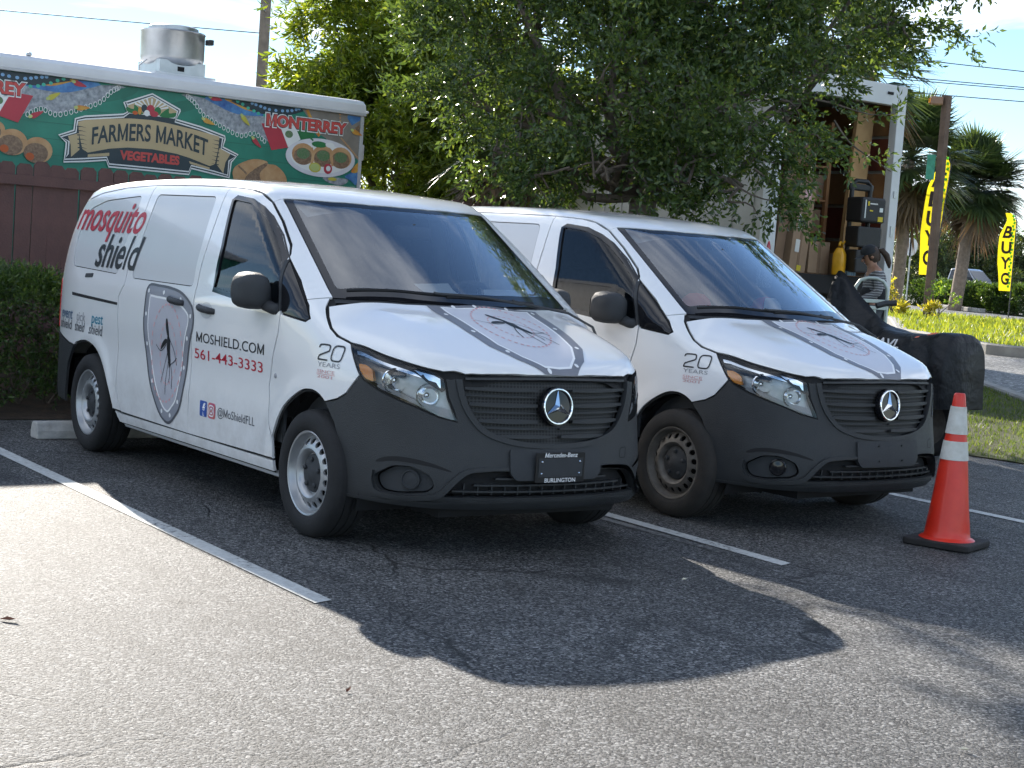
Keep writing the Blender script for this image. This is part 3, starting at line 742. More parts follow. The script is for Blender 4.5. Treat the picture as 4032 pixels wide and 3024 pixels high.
    # door handles
    for par, cx, cz in ((sdoor, -1.735, 1.128), (dr, -1.297, 1.107)):
        for i, s in enumerate((-1, 1)):
            P, N, _ = onbody(np.array([(cx, cz)]), [], 'side', 0); y = abs(P[0][1])
            hv = MB()
            ys = [(-.115, .002, .017), (-.105, .020, .021), (-.06, .034, .022), (0, .038, .021), (.06, .034, .020), (.100, .020, .017), (.112, .002, .013)]
            rings = []
            for dx, dy, hz in ys: rings.append([(cx+dx, (y+dy-.014)*s, cz-hz-.06*dx), (cx+dx, (y+dy)*s, cz-hz*.6-.06*dx), (cx+dx, (y+dy+.004)*s, cz-.06*dx), (cx+dx, (y+dy)*s, cz+hz*.6-.06*dx), (cx+dx, (y+dy-.014)*s, cz+hz-.06*dx)])
            hv.loft(rings).build('door_handle', 'black_plastic', par[i], True, 60)
            cv, cf = fill(ell(cx-.005, cz-.006, .085, .048, 24), h=.03); P2, N2, cf = onbody(cv, cf, 'side', .001); finish('handle_recess', P2, N2, cf, 'grey_paint', par[i], 0, 'RL'[i])
    # sills, rear bumper, rear end
    panel('sill', [(-2.62, .270), (-.385, .282), (-.385, .352), (-2.56, .340), (-2.68, .345)], 'side', 'white_paint', van, off=-.006, h=.05)
    panel('sill_trim', [(-2.62, .225), (-.385, .235), (-.385, .280), (-2.62, .268)], 'side', 'grey_paint', van, off=-.03, h=.06)
    panel('rear_bumper', [(-4.06, .30), (-3.64, .30), (-3.62, .40), (-3.57, .58), (-3.46, .706), (-3.58, .714), (-3.87, .760), (-4.06, .775)], 'side', 'bumper_plastic', van, h=.05)
    v, f = fill([(-.87, .3), (.87, .3), (.87, 1.2), (.84, 1.5), (.76, 1.76), (.45, 1.82), (-.45, 1.82), (-.76, 1.76), (-.84, 1.5), (-.87, 1.2)], h=.1); P, N, f = onbody(v, f, 'rear', .0); finish('rear_doors', P, N, f, 'white_paint', van)
    panel('tail_lamp', rnd([(-3.93, .80), (-3.925, 1.16), (-4.09, 1.16), (-4.09, .80)], .02), 'side', 'tail_red', van, off=.006, h=.05)
    # front bumper
    up = [(-1.147, .727), (-1.06, .752), (-1.0, .788), (-.953, .85), (-.924, .891), (-.917, .893)]+HL[3:9]+HL[9:12]+[(-.50, .918), (-.466, .924)]
    HOODCYL = to2([(.80, -.47), (.778, -.534), (.75, -.59)], 'top', 'cyl')
    half = [(-.955, .262), (-.966, .30), (-.975, .36), (-.99, .44), (-1.02, .53), (-1.07, .63)]+up+GR[1:]
    low = [(.0, .262)]
    bp = msym(half[::1])[:]
    # msym duplicates the centre point
    bp = half+[(-a, b) for a, b in reversed(half[:-1])]
    FOG = rnd([(-.80, .405), (-.79, .362), (-.765, .335), (-.70, .330), (-.575, .350), (-.545, .38), (-.565, .435), (-.64, .468), (-.72, .462)], .02)
    LG = [(-.505, .338), (-.457, .405), (-.405, .450), (-.30, .462), (0, .462)]
    LGp = LG+[(-a, b) for a, b in reversed(LG[:-1])]
    LGp = rnd(LGp, .012)
    bump = panel('bumper', bp, 'cyl', 'bumper_plastic', van, holes=[FOG, [(-a, b) for a, b in FOG][::-1], LGp], sides='R', h=.03, skirt=.03, under=False)[0]
    for s in (1, -1):
        fg = np.array([(a*s, b) for a, b in FOG]); fg = fg if s > 0 else fg[::-1]
        v, f = fill(fg, h=.03); P, N, f = onbody(v, f, 'cyl', -.035); finish('fog_pocket', P, N, f, 'black_plastic', bump, 0)
        c = surf(np.array([(-.645*s, .403)]), 'cyl')[0]; nn = normal(c[None])[0]; Mx = Matrix.Translation(Vector(c-nn*.034)) @ Vector(nn).to_track_quat('Z', 'Y').to_matrix().to_4x4()
        MB().lathe([(.050, 0), (.050, .016), (.044, .020), (.040, .012), (.036, .012), (.02, .016), (.001, .017)], 28).xf(Mx).build('fog_lamp', 'black_plastic', bump, True, 40)
        # raised blade around the pocket running into the lower opening
        tr = [(-.81*s, .43), (-.815*s, .375), (-.79*s, .325), (-.70*s, .312), (-.575*s, .325), (-.515*s, .348), (-.462*s, .42), (-.405*s, .468), (-.30*s, .480), (-.24*s, .481)]
        vv, ff = stroke(cr(tr, 4, False), [.014+.012*math.sin(math.pi*i/36) for i in range(37)])
        if s < 0: ff = [tuple(reversed(q)) for q in ff]
        P, N, ff = onbody(*refine(vv, ff, .05), 'cyl', .016); finish('bumper_blade', P, N, ff, 'bumper_plastic', bump, .02)
        br = [(-.80*s, .475), (-.74*s, .497), (-.665*s, .502), (-.57*s, .49), (-.48*s, .462)]
        vv, ff = stroke(cr(br, 4, False), [.004, .012, .018, .02, .021, .022, .023, .024, .024, .023, .022, .02, .018, .016, .013, .009, .004]); ff = ff if s > 0 else [tuple(reversed(q)) for q in ff]
        P, N, ff = onbody(*refine(vv, ff, .05), 'cyl', .002); finish('bumper_crease_shade', P, N, ff, 'gap_black', bump, 0)  # flat black strip paints the shade of the recess line above the fog pocket
        tw = rnd([(-.427*s, .573), (-.385*s, .57), (-.371*s, .521), (-.414*s, .518)], .012); 
        vv, ff = stroke(tw, .004, True); P, N, ff = onbody(*refine(vv, ff, .05), 'cyl', .0015)
        if s < 0: finish('tow_cover_seam', P, N, ff, 'gap_black', bump, 0)
    # lower grille
    v, f = fill(LGp, h=.05); P, N, f = onbody(v, f, 'cyl', -.05); finish('lower_grille_back', P, N, f, 'gap_black', bump, 0)
    for k, z in enumerate((.362, .395, .428)):
        e = .49-.09*k-.02; vv, ff = stroke([(x, z) for x in np.linspace(-e, e, 24)], .009); P, N, ff = onbody(vv, ff, 'cyl', -.012); finish('lower_grille_slat', P, N, ff, 'bumper_plastic', bump, .03)
    for x in np.linspace(-.42, .42, 15):
        vv, ff = stroke([(x, .342), (x, .40)], .006); P, N, ff = onbody(vv, ff, 'cyl', -.022); finish('lower_grille_rib', P, N, ff, 'bumper_plastic', bump, .02)
    vv, ff = stroke(cr([(-.95, .278), (-.8, .283), (-.55, .298), (-.3, .312), (0, .316), (.3, .312), (.55, .298), (.8, .283), (.95, .278)], 5, False), .012); P, N, ff = onbody(*refine(vv, ff, .05), 'cyl', .005); finish('bumper_lip', P, N, ff, 'bumper_plastic', bump, .012)
    # plate base
    pb = rnd([(-.236, .578), (-.234, .46), (-.205, .422), (.205, .422), (.234, .46), (.236, .578)], .016)
    v, f = fill(pb, h=.03); P, N, f = onbody(v, f, 'cyl', .012); finish('plate_base', P, N, f, 'black_plastic', bump, .03)
    for yy in (-.11, .11):
        for zq in (.55, .46): MB().lathe([(.006, 0), (.005, .004), (.001, .005)], 8, 'x', (xf(zq)+.013-pf(.11), yy, zq)).build('screw', 'gap_black', bump)
    # grille
    gp = [(-.461, .925)]+GR[1:]+[(-a, b) for a, b in reversed(GR[1:-1])]+[(.461, .925)]
    gl = empty('grille', (0, 0, 0)); gl.parent = van
    topg = to2([(.785, -.505), (.81, -.41), (.833, -.27), (.843, -.12), (.846, 0)], 'top', 'cyl')
    tg = [tuple(p) for p in topg]; tg2 = [(-a, b) for a, b in reversed(tg[:-1])]
    gpoly = GR+[(-a, b) for a, b in reversed(GR[:-1])]+list(reversed(tg2))[::-1][::1]
    gpoly = GR+[(-a, b) for a, b in reversed(GR[:-1])]+[(-a, b-.006) for a, b in tg]+[(a, b-.006) for a, b in reversed(tg[:-1])]
    v, f = fill(gpoly, h=.04); P, N, f = onbody(v, f, 'cyl', -.035); finish('grille_mesh', P, N, f, 'grille_mesh', gl, 0)
    vv, ff = stroke(cr([(-a*1.02, b-.004) if 0 else (a*1.015, b-.004) for a, b in GR]+[(-a*1.015, b-.004) for a, b in reversed(GR[:-1])], 3, False), .026)
    P, N, ff = onbody(*refine(vv, ff, .05), 'cyl', .008); finish('grille_frame', P, N, ff, 'bumper_plastic', gl, .03)
    vv, ff = stroke([(x, .934-.04*abs(x)**1.5) for x in np.linspace(-.44, .44, 21)], .012); P, N, ff = onbody(vv, ff, 'cyl', -.002); finish('grille_frame', P, N, ff, 'bumper_plastic', gl, .03)
    grx = curve([b for a, b in GR[::-1]], [-a for a, b in GR[::-1]])
    for z, hh in ((.872, .020), (.838, .012), (.795, .024), (.758, .012), (.715, .026), (.680, .012), (.640, .022)):
        e = float(grx(z))-.012
        for s in (-1, 1):
            xs = np.linspace(.095 if z > .69 else .03, e, 12); vv, ff = stroke([(s*x, z+.01*(x-.1)) for x in (xs if s > 0 else xs[::-1])], [hh*(.45+.55*math.sin(math.pi*(i+1)/13)) for i in range(12)])
            P, N, ff = onbody(vv, ff, 'cyl', -.006 if hh > .015 else -.018); finish('grille_slat', P, N, ff, 'bumper_plastic', gl, .025)
    # emblem
    sx_ = float(xf(.795))+.012
    em = empty('star_emblem', (sx_, 0, .795)); em.parent = gl; em.rotation_euler = (0, rad(-6), 0)
    MB().lathe([(.102, -.03), (.098, -.004), (.001, -.002)], 40, 'x').build('emblem_disc', 'gloss_black', em, True, 40)
    tr = MB(); R_, r_ = .0885, .0062; tr.loft([[((r_*math.sin(b))+.002, (R_+r_*math.cos(b))*math.cos(a), (R_+r_*math.cos(b))*math.sin(a)) for b in np.linspace(0, 2*math.pi, 10, endpoint=False)] for a in np.linspace(0, 2*math.pi, 61)], cap=False)
    for k in range(3):
        a = math.pi/2+k*2*math.pi/3; tip = (0.001, .088*math.cos(a), .088*math.sin(a)); w0 = a+math.pi/3; w1 = a-math.pi/3
        l = (0.0, .021*math.cos(w0), .021*math.sin(w0)); r = (0.0, .021*math.cos(w1), .021*math.sin(w1)); c0 = (.017, 0, 0); tr.add([c0, tip, l, r], [(0, 2, 1), (0, 1, 3)])
    tr.build('emblem_star', 'chrome', em, True, 25)
    # headlights
    for s in (1, -1):
        hl = empty('headlight', (0, 0, 0)); hl.parent = van
        hp_ = np.array([(a*s, b) for a, b in HL]); hp_ = hp_ if s > 0 else hp_[::-1]
        def part(nm, poly, mat, off, sk=0, h=.03):
            poly = np.array([(a*s, b) for a, b in poly]); poly = poly if s > 0 else poly[::-1]
            ar = np.sum(poly[:, 0]*np.roll(poly[:, 1], -1)-np.roll(poly[:, 0], -1)*poly[:, 1]); poly = poly if ar > 0 else poly[::-1]
            v, f = fill(poly, h=h); P, N, f = onbody(v, f, 'cyl', off); return finish(nm, P, N, f, mat, hl, sk)
        part('lens', expand(HL, -.004), 'lamp_lens', .003, 0)
        part('lamp_housing', expand(HL, -.002), 'lamp_grey', -.055)
        vv, ff = stroke([(a*s, b) for a, b in HL], .006, True)
        if s < 0: ff = [tuple(reversed(q)) for q in ff]
        P, N, ff = onbody(*refine(vv, ff, .05), 'cyl', .001); finish('lamp_rim', P, N, ff, 'gap_black', hl, .055)
        part('turn_signal', rnd([(-.948, .950), (-.93, .905), (-.895, .878), (-.848, .868), (-.862, .925), (-.90, .948)], .012), 'amber', -.010, .02)
        part('daylight_strip', [(-.985, 1.022), (-.93, 1.016), (-.815, .987), (-.69, .958), (-.575, .930), (-.545, .915), (-.54, .86), (-.562, .895), (-.69, .930), (-.815, .962), (-.93, .992), (-.97, .995)], 'reflector', -.016, .025)
        part('dark_insert', [(-.96, .985), (-.82, .955), (-.70, .925), (-.72, .90), (-.84, .93), (-.95, .955)], 'gloss_black', -.022, .02)
        part('lower_fairing', [(-.84, .842), (-.72, .805), (-.62, .772), (-.54, .738), (-.485, .722), (-.50, .765), (-.62, .79), (-.73, .83), (-.83, .858)], 'decal_softgrey', -.022, .02)
        for th, z, r in ((-.765, .885, .062), (-.605, .828, .058)):
            c = surf(np.array([(th*s, z)]), 'cyl')[0]; nn = normal(c[None])[0]; dirv = Vector((nn[0]+.6, nn[1]*.6, nn[2]*.2)).normalized()
            Mx = Matrix.Translation(Vector(c)-Vector(nn)*.052) @ dirv.to_track_quat('Z', 'Y').to_matrix().to_4x4()
            b_ = MB().lathe([(r*1.05, .026), (r*.98, .034), (r*.92, .024), (r*.7, .006), (r*.45, -.008), (r*.2, -.014), (.001, -.015)], 24).xf(Mx).build('reflector_bowl', 'reflector', hl, True, 50)
            MB().lathe([(.016, -.012), (.016, .012), (.009, .020), (.001, .021)], 12).xf(Mx).build('bulb', 'chrome', hl, True, 50)
    # mirrors
    for s in (-1, 1):
        mr = empty('side_mirror', (0, 0, 0)); mr.parent = van
        cx, cz = -.60, 1.255; rings = []
        for yy, hx, hz, ox, oz in ((.945, .03, .03, .06, -.055), (.962, .075, .066, .035, -.015), (.98, .120, .090, .015, -.004), (1.01, .136, .101, .005, .002), (1.05, .140, .102, .0, .003), (1.085, .130, .095, -.006, .002), (1.11, .095, .078, -.012, 0), (1.124, .055, .045, -.02, -.004)):
            rings.append([(cx+ox+hx*math.copysign(abs(math.cos(t))**.62, math.cos(t))*(1 if math.cos(t) > 0 else .62), yy*s, cz+oz+hz*math.copysign(abs(math.sin(t))**.6, math.sin(t))) for t in np.linspace(0, 2*math.pi, 24, endpoint=False)])
        MB().loft(rings).build('mirror_housing', 'black_plastic', mr, True, 70)
        MB().tube([(cx+.10, .99*s, cz-.065), (cx+.15, .965*s, cz-.085), (cx+.19, .93*s, cz-.09)], [.035, .032, .036], 10).build('mirror_arm', 'black_plastic', mr, True)
        v, f = fill(rnd([(.97, 1.18), (1.10, 1.185), (1.10, 1.32), (.975, 1.33)], .03), h=.1)
        mk('mirror_glass', [(-.690, a*s, b) for a, b in v], f, 'chrome', mr)
    # wipers
    for pts in ([(.055, -.02), (.02, -.25), (-.045, -.45), (-.125, -.70)], [(.02, .42), (.05, .25), (.055, .0), (.045, -.18)]):
        P, N, _ = onbody(np.array(cr(pts, 5, False)), [], 'top', .022); wp = empty('wiper', (0, 0, 0)); wp.parent = van
        MB().tube(P, .009, 6).build('wiper_blade', 'gap_black', wp)
        q = np.array(cr([(.085, pts[0][1]+(.5 if pts[0][1] > 0 else .32)), ((pts[1][0]+.02), pts[1][1]+.08), pts[1]], 4, False)); P, N, _ = onbody(q, [], 'top', .035); MB().tube(P, .008, 6).build('wiper_arm', 'black_plastic', wp)
    # --- hidden liner behind gaps, underbody, wheel wells
    v, f = merge(SHELL); mk('body_liner', v, f, 'gap_black', van)
    ub = MB().box(-4.0, .70, -.56, .56, .21, .42); ub.box(-2.6, -.5, -.84, .84, .24, .36); ub.box(-4.1, -3.75, -.84, .84, .32, .6); ub.box(.45, .72, -.5, .5, .25, .6)
    ub.build('underbody', 'gap_black', van)
    for cx in (0, -3.2):
        for s in (-1, 1):
            wl = MB(); rings = [[(cx+.415*math.cos(a), y*s, .345+.415*math.sin(a)) for a in np.linspace(-.35, math.pi+.35, 25)] for y in (.865, .56)]
            wl.loft(rings, cap=False, close=False); wl.add([(cx-.42, .565*s, .2), (cx+.42, .565*s, .2), (cx+.42, .565*s, .85), (cx-.42, .565*s, .85)], [(0, 1, 2, 3)]); wl.build('wheel_well', 'gap_black', van, True)
    # --- cabin
    MB().box(-1.6, -1.55, -.78, .78, .4, 1.78).build('bulkhead', 'interior', van)
    MB().box(-1.55, .1, -.80, .80, .38, .44).build('cabin_floor', 'interior', van)
    dsh = MB(); dp = [(-.02, 1.13), (-.12, 1.168), (-.32, 1.175), (-.46, 1.15), (-.52, 1.08), (-.48, .85), (-.35, .5), (.05, .5)]
    dsh.prism(dp, -.80, .80, 'y'); dsh.prism([(-.05, 1.165), (-.09, 1.225), (-.2, 1.252), (-.42, 1.256), (-.505, 1.20), (-.515, 1.13)], -.60, .60, 'y'); dsh.v = [(a, b, c) for a, b, c in dsh.v]; dash = dsh.build('dashboard', 'interior', van, bevel=.02)
    MB().box(-.52, -.3, .22, .60, 1.22, 1.305, .025).build('instrument_cowl', 'interior', dash, True, 40)
    for s in (-1, 1):
        st_ = empty('seat', (-1.12, .42*s, .50)); st_.parent = van
        MB().box(-.30, .28, -.25, .25, .22, .40, .06).build('seat_cushion', 'seat_fabric', st_, True, 60)
        b_ = MB().box(-.09, .09, -.245, .245, .32, 1.0, .06); b_.xf(Matrix.Translation((-.28, 0, 0)) @ Matrix.Rotation(rad(-8), 4, 'Y')); b_.build('seat_back', 'seat_fabric', st_, True, 60)
        hr = MB().box(-.05, .05, -.135, .135, 1.03, 1.22, .045); hr.xf(Matrix.Translation((-.28, 0, 0)) @ Matrix.Rotation(rad(-8), 4, 'Y')); hr.tube([(-.43, -.06, .95), (-.44, -.06, 1.08)], .008, 6); hr.tube([(-.43, .06, .95), (-.44, .06, 1.08)], .008, 6); hr.build('headrest', 'seat_fabric', st_, True, 60)
        pn = MB().box(-1.5, -.35, .0, .02, .45, 1.17); pn.v = [(a, (b+.895)*s, c) for a, b, c in pn.v]; pn.build('door_trim', 'interior', van)
        # belt pillar behind the seats
        MB().tube([(-1.47, .84*s, .5), (-1.47, .84*s, 1.2), (-1.50, .70*s, 1.76)], .045, 8).build('belt_pillar', 'interior_light', van, True)
    sw = MB(); sw.loft([[((.19+.016*math.cos(b))*math.cos(a), (.19+.016*math.cos(b))*math.sin(a), .016*math.sin(b)) for b in np.linspace(0, 2*math.pi, 8, endpoint=False)] for a in np.linspace(0, 2*math.pi, 33)], cap=False)
    sw.box(-.19, .19, -.025, .025, -.03, 0); sw.box(-.03, .03, -.19, 0, -.03, 0); sw.lathe([(.07, -.04), (.065, .005), (.001, .01)], 16)
    sw.xf(Matrix.Translation((-.68, .42, 1.20)) @ Matrix.Rotation(rad(-62), 4, 'Y') @ Matrix.Rotation(rad(90), 4, 'Z')); sw.build('steering_wheel', 'interior', van, True, 50)
    MB().tube([(-.68, .42, 1.20), (-.47, .42, 1.08)], .035, 8).build('steering_column', 'interior', van)
    P = surf(np.array([(-.62, 0.)]), 'top')[0]
    mm = MB().box(-.035, .02, -.12, .12, -.10, -.02, .02); mm.xf(Matrix.Translation(P)); mm.tube([P+(0, 0, -.005), P+(-.01, 0, -.04)], .012, 6); mm.build('rear_view_mirror', 'interior', van, True, 50)
    sv = MB()
    for s in (-1, 1):
        P = surf(np.array([(-.83, .36*s)]), 'top')[0]; b_ = MB().box(-.16, .02, -.2, .2, -.03, -.015, .006); b_.xf(Matrix.Translation(P+(-.02, 0, -.03)) @ Matrix.Rotation(rad(22), 4, 'Y')); b_.build('sun_visor', 'interior_light', van)
    hv, hf = fill([(-.80, -.6), (-.80, .6), (-1.5, .68), (-1.5, -.68)], h=.1); P, N, hf = onbody(hv, hf, 'top', -.05); mk('headliner', P, [tuple(reversed(q)) for q in hf], 'interior_light', van)
    # --- print on the side
    def txt(s_, x0, x1, z0, z1, mat, proj='side', nm='lettering', **k):
        v, f = text2d(s_, **k); decal(nm, fit(v, x0, x1, z0, z1), f, proj, mat, van)
    txt('mosquito', -3.735, -2.55, 1.445, 1.715, 'decal_red', shear=.22, bold=.014)
    txt('shield', -3.20, -2.45, 1.272, 1.50, 'decal_black', shear=.22, bold=.012)
    for a, b, c, mt_ in ((-3.83, -3.51, 'event', 'decal_navy'), (-3.44, -3.25, 'tick', 'decal_softgrey'), (-3.16, -2.92, 'pest', 'decal_teal')):
        txt(c, a+.02, b, .885 if c != 'pest' else .865, .95, mt_, shear=.2, bold=.008); txt('shield', a-.02, b-.01, .812, .882, 'decal_grey', shear=.2, bold=.008)
    txt('MOSHIELD.COM', -1.417, -.525, .909, .968, 'decal_black', bold=.003); txt('561-443-3333', -1.44, -.54, .809, .869, 'decal_red', bold=.003)
    txt('@MoShieldFLL', -1.075, -.595, .493, .558, 'decal_grey')
    sq = shape([(rnd([(-1.32, .479), (-1.222, .479), (-1.222, .571), (-1.32, .571)], .012), ())]); decal('social_badge', *sq, 'side', 'decal_blue', van); txt('f', -1.283, -1.243, .482, .560, 'decal_white', bold=.05)
    van.children[-1].name = 'lettering'
    sq = shape([(rnd([(-1.205, .479), (-1.105, .479), (-1.105, .571), (-1.205, .571)], .024), ())]); decal('social_badge', *sq, 'side', 'decal_pinkdark', van)
    rg = [stroke(rnd([(-1.186, .495), (-1.124, .495), (-1.124, .555), (-1.186, .555)], .018), .008, True), stroke(ell(-1.155, .525, .016, .016, 16), .008, True)]; decal('social_symbol', *merge(rg), 'side', 'decal_white', van, .005)
    for o in (van.children[-1],): pass
    # twenty years mark (square technical numerals)
    two = cr([(.030, 1.003), (.034, 1.015), (.05, 1.02), (.095, 1.02), (.107, 1.014), (.109, .999), (.103, .988), (.045, .966), (.034, .958), (.028, .942)], 3, False)
    tw = [stroke(list(two)+[(.104, .942)], .0085), stroke(rnd([(.128, .942), (.206, .942), (.214, 1.02), (.136, 1.02)], .024), .0085, True)]
    for s_ in 'RL':
        def both(v, f, mat, nm='lettering'):
            if s_ == 'L': v = np.array([(.24-x, z) for x, z in v]); f = [tuple(reversed(q)) for q in f]
            decal(nm, v, f, 'side', mat, van, .003, .06, s_)
        both(*tw[0], 'decal_black'); both(*tw[1], 'decal_black')
        for st_, a, b, c, d, mt_ in (('YEARS', .030, .208, .906, .930, 'decal_softgrey'), ('SINCE', .032, .176, .873, .890, 'decal_pink'), ('2001', .036, .160, .847, .863, 'decal_pink')):
            v, f = text2d(st_); both(fit(v, a, b, c, d), f, mt_)
        both(*stroke([(.030, .868), (.178, .868)], .003), 'decal_pink')
    # shield print on the door
    SH = cr([(-2.19, 1.205), (-2.02, 1.213), (-1.84, 1.208), (-1.66, 1.185), (-1.50, 1.115), (-1.462, 1.01), (-1.50, .90), (-1.53, .80), (-1.555, .65), (-1.60, .50), (-1.68, .42), (-1.78, .368), (-1.90, .40), (-2.02, .51), (-2.13, .66), (-2.20, .82), (-2.225, .95), (-2.222, 1.09)], 4)
    cc = SH.mean(0)
    def sc_(k, dx=0): return cc+(SH-cc)*k+(dx, 0)
    decal('shield_print', *shape([(SH, ())]), 'side', 'decal_mid', van, .0025); decal('shield_print', *shape([(SH, [expand(SH, -.016)])], .06), 'side', 'decal_grey', van, .0035)
    i1 = expand(SH, -.085); decal('shield_print', *shape([(expand(SH, -.072), [i1])], .05), 'side', 'decal_white', van, .004); decal('shield_print', *shape([(i1, ())]), 'side', 'decal_light', van, .004)
    rv = [fill(ell(*p, .014, .014, 10), h=.05) for p in expand(SH, -.045)[::6]]; decal('shield_rivets', *merge(rv), 'side', 'decal_white', van, .005)
    def dashes(cx, cy, rx, ry, n, wd, fx=lambda p: p):
        out = []
        for k in range(n):
            a0 = 2*math.pi*k/n; out.append(stroke([fx((cx+rx*math.cos(a0+j*.55*2*math.pi/n/3), cy+ry*math.sin(a0+j*.55*2*math.pi/n/3))) for j in range(4)], wd))
        return merge(out)
    MOSQ = [fill(cr([(-.05, .62), (.02, .60), (.10, .42), (.12, .28), (.02, .34), (-.06, .52)], 3), h=.3), fill(cr([(.06, .34), (.17, .24), (.16, .02), (.20, -.16), (.14, -.26), (.06, -.10), (.0, .10)], 3), h=.3), fill(cr([(.04, .22), (-.14, .12), (-.32, .04), (-.24, .16), (-.06, .26)], 3), h=.3)]
    for ln in ([(.05, .05), (-.10, -.25), (-.20, -.55)], [(.10, 0), (.04, -.40), (.05, -.75)], [(.14, -.10), (.30, -.35), (.36, -.62)], [(.16, -.2), (.34, -.14), (.5, -.05)], [(-.02, .16), (-.30, .02), (-.55, .12)], [(.15, -.2), (.20, -.40), (.18, -.52)], [(.1, .3), (.34, .1), (.5, -.18)]):
        MOSQ.append(stroke(cr(ln, 4, False), .016))
    mv, mf = merge(MOSQ)
    sc0 = np.array([-1.845, .80])
    decal('mosquito_print', sc0+mv*(.30, .34), mf, 'side', 'decal_black', van, .006); decal('target_ring', *dashes(*(sc0+(.0, -.0)), .235, .30, 30, .012), 'side', 'decal_pink', van, .0055); decal('target_ring', *dashes(*(sc0+(.02, .0)), .125, .19, 20, .009), 'side', 'decal_pink', van, .0055)
    # shield print on the hood
    hh = [(.088, 0), (.095, .24), (.075, .365), (.215, .352), (.44, .335), (.61, .305), (.745, .215), (.838, .105), (.846, 0)]
    HS = [(x, y+.045) for x, y in hh]+[(x, .045-y) for x, y in reversed(hh[1:-1])]
    HS = np.array(HS)[::-1]
    ar = np.sum(HS[:, 0]*np.roll(HS[:, 1], -1)-np.roll(HS[:, 0], -1)*HS[:, 1]); HS = HS if ar > 0 else HS[::-1]
    HS = resample(HS, .03); cxy = np.array([.42, .045])
    def sk(k1, k2): return cxy+(HS-cxy)*(k1, k2)
    A1 = sk(.93, .80); A2 = sk(.90, .76)
    clipx = lambda P: np.array([(min(x, .842), y) for x, y in P])
    decal('hood_shield', *shape([(clipx(sk(1, 1)), [A1])], .04), 'top', 'hood_grey', hd, .0025); decal('hood_shield', *shape([(A1, [A2])], .04), 'top', 'decal_white', hd, .003); decal('hood_shield', *shape([(A2, ())], .04), 'top', 'hood_field', hd, .003)
    rv = [fill(ell(*p, .014, .012, 10), h=.05) for p in sk(.965, .88)[::9]]; decal('hood_rivets', *merge(rv), 'top', 'decal_white', hd, .0045)
    hm = lambda v: np.array([.385, .045])+np.stack([-v[:, 1]*.0-v[:, 0]*0, v[:, 0]*0], -1)
    rot = lambda v, k: np.stack([.37+(-v[:, 1]*.30+v[:, 0]*.10)*k, .05+(v[:, 0]*.34-v[:, 1]*.08)*k], -1)
    v2 = rot(mv, .95); f2 = [tuple(q) for q in mf]
    a_ = v2[list(mf[0])]; 
    def upface(v, f):
        out = []
        for q in f:
            p = v[list(q)]; s = np.sum(p[:, 0]*np.roll(p[:, 1], -1)-np.roll(p[:, 0], -1)*p[:, 1]); out.append(q if s > 0 else tuple(reversed(q)))
        return out
    decal('hood_mosquito', v2, upface(v2, f2), 'top', 'decal_black', hd, .005)
    for rx, ry, n_, wd in ((.255, .20, 40, .011), (.15, .115, 26, .008)):
        v, f = dashes(.36, .045, rx, ry, n_, wd); decal('hood_ring', v, upface(v, f), 'top', 'decal_pink', hd, .0045)
    for x in (0, -3.2):
        for s in (-1, 1): make_wheel(van, x, s, 'rubber', 'steel_wheel')
    return van
van1 = make_van()
for c in van1.children_recursive:
    if c.name.split('.')[0] in ('target_ring', 'hood_ring', 'shield_rivets', 'hood_rivets', 'mosquito_print', 'hood_mosquito', 'social_symbol'): c['kind'] = 'stuff'
tag(van1, 'nearer white delivery van with front licence plate frame and full side lettering', 'van', 'white delivery vans')
van2 = copy_tree(van1); van2.name = 'delivery_van'
van2.location = (-.0734, 2.5487, 0); van2.rotation_euler = (0, 0, .0566)
tag(van2, 'farther white delivery van behind the traffic cone, with a blank dark plate base', 'van')
for wch in van2.children:
    if wch.name.startswith('wheel') and wch.type == 'EMPTY':
        for c in wch.children:
            nm = c.name.split('.')[0]
            if nm in ('rim', 'tyre'):
                key = c.data.name+'_dusty'
                if key not in bpy.data.meshes: d = c.data.copy(); d.name = key; d.materials[0] = MATS['dusty_wheel' if nm == 'rim' else 'dirty_rubber']
                c.data = bpy.data.meshes[key]
# plate frame on the nearer van
pl = empty('licence_plate', (xf(.49)+.018, 0, .49)); pl.parent = van1
pm('plate_black', (.012, .012, .013), .3)
MB().box(0, .008, -.155, .155, -.078, .078, .003).build('plate_frame', 'plate_black', pl)
MB().box(.0085, .010, -.140, .140, -.048, .048).build('plate_insert', 'black_plastic', pl)
for s_, z0, z1, hw, shr in (('Mercedes-Benz', .052, .076, .105, .2), ('BURLINGTON', -.076, -.054, .098, 0)):
    v, f = text2d(s_, shear=shr, bold=.012); v = fit(v, -hw, hw, z0, z1); mk('lettering', [(.0095, a, b) for a, b in v], f, 'decal_white', pl)
for a in (-.12, .12):
    for b in (-.03, .03): MB().lathe([(.006, 0), (.004, .003), (.001, .004)], 8, 'x', (.010, a, b)).build('screw', 'chrome', pl)
# real fog lens on the farther van
for c in van2.children_recursive:
    if c.name.startswith('fog_lamp'):
        d = c.data.copy(); d.materials[0] = MATS['gloss_black']; c.data = d
